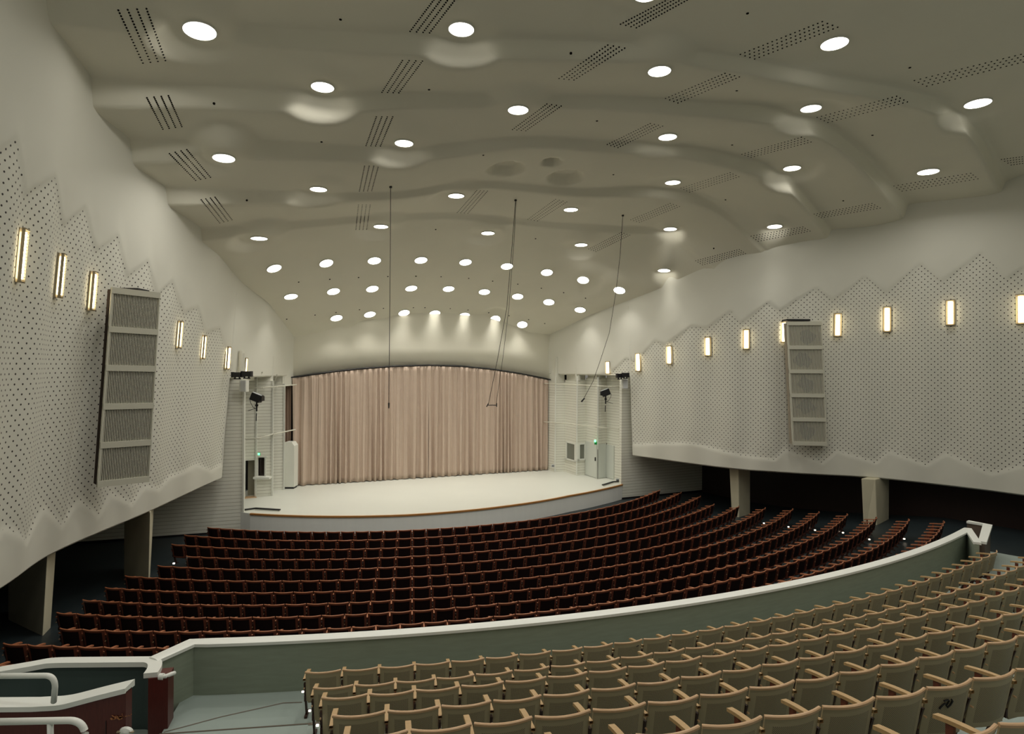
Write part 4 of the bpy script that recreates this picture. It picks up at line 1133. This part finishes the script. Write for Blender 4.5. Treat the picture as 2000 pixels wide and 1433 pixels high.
# beige balcony rows
RB = [31.25 + 1.006 * i for i in range(8)]
ZBt = [-4.370,-4.092,-3.700,-3.355,-2.975,-2.600,-2.233,-1.87]
TB = [.1370,.1459,.1537,.1609,11.34 * 2 * math.asin(SP / 2 / RB[4]),12.67 * 2 * math.asin(SP / 2 / RB[5]),13.01 * 2 * math.asin(SP / 2 / RB[6])]
NB = [31, 99, 99, 99, 99, 99, 99]
HBB = .73
BR = ['front beige balcony row', 'second beige balcony row', 'third beige balcony row', 'fourth beige balcony row', 'fifth beige balcony row', 'sixth beige balcony row', 'nearest beige balcony row']
for i in range(7):
    R = RB[i]; stp = 2 * math.asin(SP / 2 / R)
    n = 0
    while n < NB[i]:
        th = TB[i] + (n + .5) * stp
        p = polar(R * math.cos(stp / 2), th, ZBt[i] - HBB)
        u = (p.x - .3) / (p.y) * F + 1000; w = 716.5 - (ZBt[i]) / p.y * F
        if u > 2030: break
        if w < 1475 :
            end = (n == NB[i] - 1)
            lab = 'beige perforated-back seat, %s from the left in the %s' % (ordw(n + 1), BR[i])
            st_ = place('beige', end, p, th, lab, 'beige theatre seats on the balcony')
            if (i, n) == (5, 8):
                st_['label'] = 'beige perforated-back seat with a black scrawl, ninth from left in the ' + BR[i]
                mk = MB()
                def bp_(x, z): q_ = back_pt(x / .243, (z - .4) / .45, hw=.243); return Vector((q_[0], q_[1] - .006, q_[2]))
                for sx in ([(-.13, .672), (-.115, .70), (-.10, .715), (-.085, .72)], [(-.105, .745), (-.07, .752), (-.055, .74), (-.075, .70), (-.06, .68), (-.035, .70), (-.02, .735), (-.035, .75)]):
                    mk.tube([bp_(x, z) for x, z in sx], .0065, 6)
                mk.build('black_scrawl', M['black'], st_)
            if (i, n) == (0, 9):
                st_['label'] = 'beige perforated-back seat with a small scuff, tenth from left in the ' + BR[i]
                q_ = back_pt(.62, .82, hw=.243)
                MB().tube([(q_[0] - .02, q_[1] - .006, q_[2] - .006), (q_[0] + .02, q_[1] - .004, q_[2] + .008)], .006, 6).build('dark_scuff', M['black'], st_)
        n += 1

# ------------------------------------------------------------------ balcony floor steps
bf = MB(); ns = MB()
zb_ = [z - HBB for z in ZBt]
thR = .86
def ringfloor(r0, r1, t0, t1, z, zlow):
    ts = np.linspace(t0, t1, 50)
    bf.grid([[tuple(polar(r0, t, z)) for t in ts], [tuple(polar(r1, t, z)) for t in ts]], flip=True)
    bf.grid([[tuple(polar(r0, t, zlow)) for t in ts], [tuple(polar(r0, t, z)) for t in ts]])
    return ts
Z0 = -5.10
ringfloor(30.25, RB[0] + .50, .13, .745, Z0, -5.6)
for i in range(1, 8):
    t0 = (TB[i] if i < 7 else TB[6] + .006) - .004
    ts = ringfloor(RB[i] - .50, RB[i] + .52, t0, thR, zb_[i], zb_[i - 1])
    ns.sweep([polar(RB[i] - .50, t, zb_[i]) for t in ts], [(-.02, .006), (.03, .006), (.03, -.03), (-.02, -.03)])
# fan of floor wedges on the left, all meeting beside the newel post
piv = atz(316, 1431, Z0); pL = atz(365, 1347, Z0)
pA = polar(30.25, .13, Z0); prev = polar(RB[0] + .5, TB[0] - .02, Z0)
bf.add([pL, pA, polar(RB[0] + .5, .13, Z0), piv], [(0, 3, 2, 1)])
last = polar(RB[0] + .5, .13, Z0)
for i in range(1, 8):
    t0 = (TB[i] if i < 7 else TB[6] + .006) - .003
    a = polar(RB[i] - .50, t0, zb_[i]); b = polar(RB[i] + .52, t0, zb_[i])
    low = Vector((a.x, a.y, zb_[i - 1]))
    pz = piv + Vector((-.004 * i, -.05 * i, .010 * i))
    bf.add([a, b, pz], [(0, 2, 1)])
    bf.add([low, a, pz, last], [(0, 1, 2), (0, 2, 3)])
    ns.tube([a + Vector((0, 0, .004)), pz + Vector((0, 0, .004))], .010, 4)
    last = b
ns.tube([atz(590, 1371, Z0 + .004), atz(553, 1372.5, Z0 + .004), atz(430, 1400, Z0 + .004), piv + Vector((.02, .01, .004))], .008, 4)
struct('floor_balcony', bf, M['balfloor'], label='grey green stepped balcony floor')
struct('trim_5', ns, M['nosing'], label='thin dark step edges of the balcony floor')
lf = MB(); lf.prism([(-9.6, 3.0), (-2.5, 3.0), (-2.5, 8.6), (piv.x, piv.y), (pL.x, pL.y), (-9.6, 10.0)], -5.95, -5.30)
struct('floor_stairhead', lf, M['balfloor'], label='lower grey landing at the left stair')

# ------------------------------------------------------------------ balcony parapet with white rail
tp = np.linspace(.0745, .702, 70)
ZR = -4.28
path = [atz(299, 1284.5, ZR)] + [polar(30.25, t, ZR) for t in tp]
fold = [polar(30.25, .702, 0) + Vector((.06, .05, 0)), atz(1909, 1058.5, ZR)]
fold[1].z = 0; fold = [fold[0], fold[1]]
for p in path: p.z = 0
root = empty('balcony_parapet', polar(30.25, .35, -5.3)); org = root.location.copy()
tag(root, 'curved green balcony parapet with a white rail along its top', 'parapet')
mb = MB().sweep([p - org for p in path], [(.07, ZR - .055), (.07, -6.4), (-.05, -6.4), (-.05, ZR - .055)]).sweep([p - org for p in fold], [(.06, ZR - .055), (.06, -6.4), (-.04, -6.4), (-.04, ZR - .055)]); mb.build('parapet_panel', M['parapet'], root, smooth=True)
mb = MB().sweep([p - org for p in path], [(-.085, ZR - .012), (-.075, ZR), (.04, ZR), (.10, ZR - .02), (.10, ZR - .065), (-.085, ZR - .065)]).sweep([p - org for p in fold], [(-.08, ZR - .002), (.08, ZR - .002), (.08, ZR - .063), (-.08, ZR - .063)]); mb.build('rail', M['rail'], root, smooth=True)
# short rail return at the right end
c = atz(1909, 1058.5, ZR); path2 = [c + Vector((.17, .06, 0)), atz(1929, 1023.5, ZR), atz(1890, 1016.5, ZR)]
root = empty('stair_rail_return', c); tag(root, 'short white-capped rail corner beyond the right end of the parapet', 'rail')
for p in path2: p.z = 0
o3 = Vector((c.x, c.y, c.z))
MB().sweep([p - o3 for p in path2], [(-.085, ZR), (.085, ZR), (.085, ZR - .06), (-.085, ZR - .06)]).build('rail', M['rail'], root)
MB().sweep([p - o3 for p in path2], [(-.05, ZR - .06), (.05, ZR - .06), (.05, -5.6), (-.05, -5.6)]).build('rail_panel', mat('brown_panel', (.12, .09, .07), .6, .3, .2, 5), root)

# ------------------------------------------------------------------ left stair rails
ZS = -4.30
def bez(a, b, c, n=8): return [a * (1 - t) ** 2 + b * 2 * t * (1 - t) + c * t * t for t in [k / n for k in range(n + 1)]]
p0_ = atz(-40, 1313, ZS - .04); p1_ = atz(60, 1296, ZS); p2_ = atz(100, 1288.5, ZS); p3_ = atz(286, 1287, ZS); p4_ = atz(311, 1288, ZS); p5_ = atz(294, 1313.5, ZS)
pth = [p0_, p1_] + bez(p1_ * .3 + p2_ * .7, p2_, p2_ * .8 + p3_ * .2, 5) + bez(p3_, p4_ + Vector((.03, 0, 0)), p5_, 9)
root = empty('stair_balustrade', Vector((p5_.x, p5_.y, -5.3))); tag(root, 'white-capped dark green balustrade curling to a dark red post', 'balustrade'); og = root.location.copy()
MB().sweep([p - og for p in pth], [(-.09, 0), (.09, 0), (.09, -.07), (-.09, -.07)]).build('rail', M['rail'], root, smooth=True)
pth2 = [p for p in pth]
MB().sweep([Vector((p.x, p.y, 0)) - Vector((og.x, og.y, og.z)) for p in pth2[:-3]], [(-.04, ZS - .07), (.04, ZS - .07), (.04, -6.6), (-.04, -6.6)]).build('panel', M['darkgreen'], root)
pc = atz(300, 1427, -5.42); pc.y = p5_.y + .14; pc.x = p5_.x + .07
MB().box((pc.x - og.x, pc.y - og.y, (ZS - .07 - 5.5) / 2 - og.z), (.25, .28, ZS - .07 + 5.5), rz=.25).build('newel_post', M['redwood'], root)
hk = atz(316, 1320, -4.47)
hk = at(317, 1321, pc.y - .1) ; q = hk - og
MB().tube([q + Vector((-.04, 0, 0)), q + Vector((.02, 0, 0))], .045, 10).tube([q, q + Vector((.05, .0, .005)), q + Vector((.10, .06, .01)), q + Vector((.09, .14, -.02))], .028, 10).build('handrail_end', M['rail'], root, smooth=True)
pk_ = at(322, 1379, pc.y - .05) - og
MB().box(pk_, (.06, .05, .05)).build('wooden_peg', M['toprail'], root)
# nearer balustrade with wood panelling
Y2 = 7.45
a0 = at(-40, 1372, 7.30); a1 = at(70, 1371, 7.42); a2 = at(128, 1368, 7.48); a3 = at(200, 1349, 7.50); a4 = at(255, 1335.5, 7.50)
pth = [a0, a1] + bez(a1 * .3 + a2 * .7, a2, a2 * .7 + a3 * .3, 5) + [a3, a4]
root = empty('stair_balustrade', Vector((a4.x, a4.y, -5.9))); tag(root, 'white-capped dark red wooden balustrade nearest the camera at lower left', 'balustrade'); og = root.location.copy()
MB().sweep([p - og for p in pth], [(-.085, .02), (.105, -.0), (.105, -.06), (-.085, -.06)]).build('rail', M['rail'], root, smooth=True)
vs = []; mb = MB()
for p, q in zip(pth[:-1], pth[1:]):
    a = p - og; b = q - og
    mb.add([(a.x, a.y - .09, a.z - .05), (b.x, b.y - .09, b.z - .05), (b.x, b.y - .09, -.3), (a.x, a.y - .09, -.3), (a.x, a.y + .03, a.z - .05), (b.x, b.y + .03, b.z - .05), (b.x, b.y + .03, -.3), (a.x, a.y + .03, -.3)],
           [(0, 1, 2, 3), (7, 6, 5, 4), (1, 5, 6, 2), (0, 3, 7, 4)])
mb.build('panel', M['redwood'], root)
e4 = a4 - og
mb = MB(); 
for k in (0,): mb.box((at(217, 1400, a3.y).x - og.x, a3.y - og.y - .092, 1.1), (.006, .01, 1.0))
mb.build('panel_joint', M['black'], root)
# worn patch and small bulkhead light on the panel
rnd = random.Random(5); wp = MB()
for k in range(26):
    px = 218 + k * 1.55 + rnd.uniform(-1, 1); py = 1402 - k * .22 + rnd.uniform(-5, 4) * (1 if k < 14 else .4)
    p = at(px, py, a3.y - .10) - og; s_ = rnd.uniform(.006, .018) * (1 if k < 14 else .55)
    n = 6; wp.add([p + Vector((s_ * 1.5 * math.cos(2 * PI * t / n) * rnd.uniform(.5, 1.2), 0, s_ * math.sin(2 * PI * t / n) * rnd.uniform(.5, 1.2))) for t in range(n)], [tuple(range(n))])
wp.build('worn_patch', mat('bare_orange_wood', (.42, .17, .07), .6, .3, .3, 30), root, fix=False)
p = at(247, 1427, a3.y - .13); r = empty('bulkhead_light', p); tag(r, 'small half-round white stair light on the dark red panel at lower left', 'stair light')
mb = MB(); n = 14
for s0, s1, y0, y1 in ((1, .8, 0, -.03), (.8, .01, -.03, -.05)):
    mb.grid([[(.085 * s0 * math.cos(PI * 2 * t / n), y0, .055 * s0 * math.sin(PI * 2 * t / n)) for t in range(n + 1)], [(.085 * s1 * math.cos(PI * 2 * t / n), y1, .055 * s1 * math.sin(PI * 2 * t / n)) for t in range(n + 1)]])
mb.build('glass', M['rail'], r, smooth=True)
MB().box((0, -.02, 0), (.20, .03, .012), rx=0).build('guard', M['brass'], r)
# tube handrails
def handrail(pts, rr, lab, post=None):
    P = [at(*p) for p in pts]; root = empty('tube_handrail', P[-1]); tag(root, lab, 'handrail'); o_ = P[-1]
    # round the corner
    path_ = [P[0], P[1]] + bez(P[1] * .15 + P[2] * .85 if False else P[1], P[2], P[3], 8)[1:] + P[4:]
    MB().tube([p - o_ for p in path_], rr, 14).build('pipe', M['rail'], root, smooth='all')
    if post: 
        a, b = at(*post[0]) - o_, at(*post[1]) - o_
        MB().tube([a, b], rr * .85, 12).build('post', M['rail'], root, smooth='all')
handrail([(-60, 1320, 7.1), (88, 1319, 7.1), (108, 1319, 7.1), (107.5, 1342, 7.12), (105, 1370, 7.2)], .031, 'white tube handrail standing on the lower left balustrade, upper one')
handrail([(-60, 1410, 6.2), (135, 1406.5, 6.2), (163, 1407, 6.2), (166, 1432, 6.2), (164, 1480, 6.2)], .033, 'white tube handrail at the bottom left corner, lower one', ((98, 1410, 6.2), (99, 1480, 6.2)))

# ------------------------------------------------------------------ aisle lights at the row ends
AL = [(111, 1247.5, 14.8, 'at the left end of the tenth dark row'), (339.5, 1100, 19.7, 'at the left end of the third dark row'), (1492, 1021.5, 26.0, 'at the right end of the sixth dark row'), (1540, 1028.7, 25.2, 'at the right end of the seventh dark row'),
      (1591.8, 1035, 24.4, 'at the right end of the eighth dark row'), (1646.5, 1040, 23.6, 'at the right end of the ninth dark row'), (1698, 1053, 22.7, 'beside the nearer right column'), (1766, 1052, 22.3, 'at the right end of the eleventh dark row'),
      (591.5, 1350.5, 8.55, 'at the left end of the front beige row'), (605, 1387.5, 7.65, 'at the left end of the second beige row'), (620, 1416, 6.85, 'at the left end of the third beige row')]
for px, py, d, where in AL:
    p = at(px, py, d); r = empty('aisle_light', p); tag(r, 'tiny glowing step light ' + where, 'aisle light', 'small aisle lights')
    s_ = .036 if py < 1200 else .019
    MB().box((0, 0, 0), (s_ * 1.5, s_, s_)).build('light_lens', M['spark'], r)
    MB().box((0, s_ * .7, 0), (s_ * 2, s_ * .5, s_ * 1.6)).build('light_housing', M['black'], r)
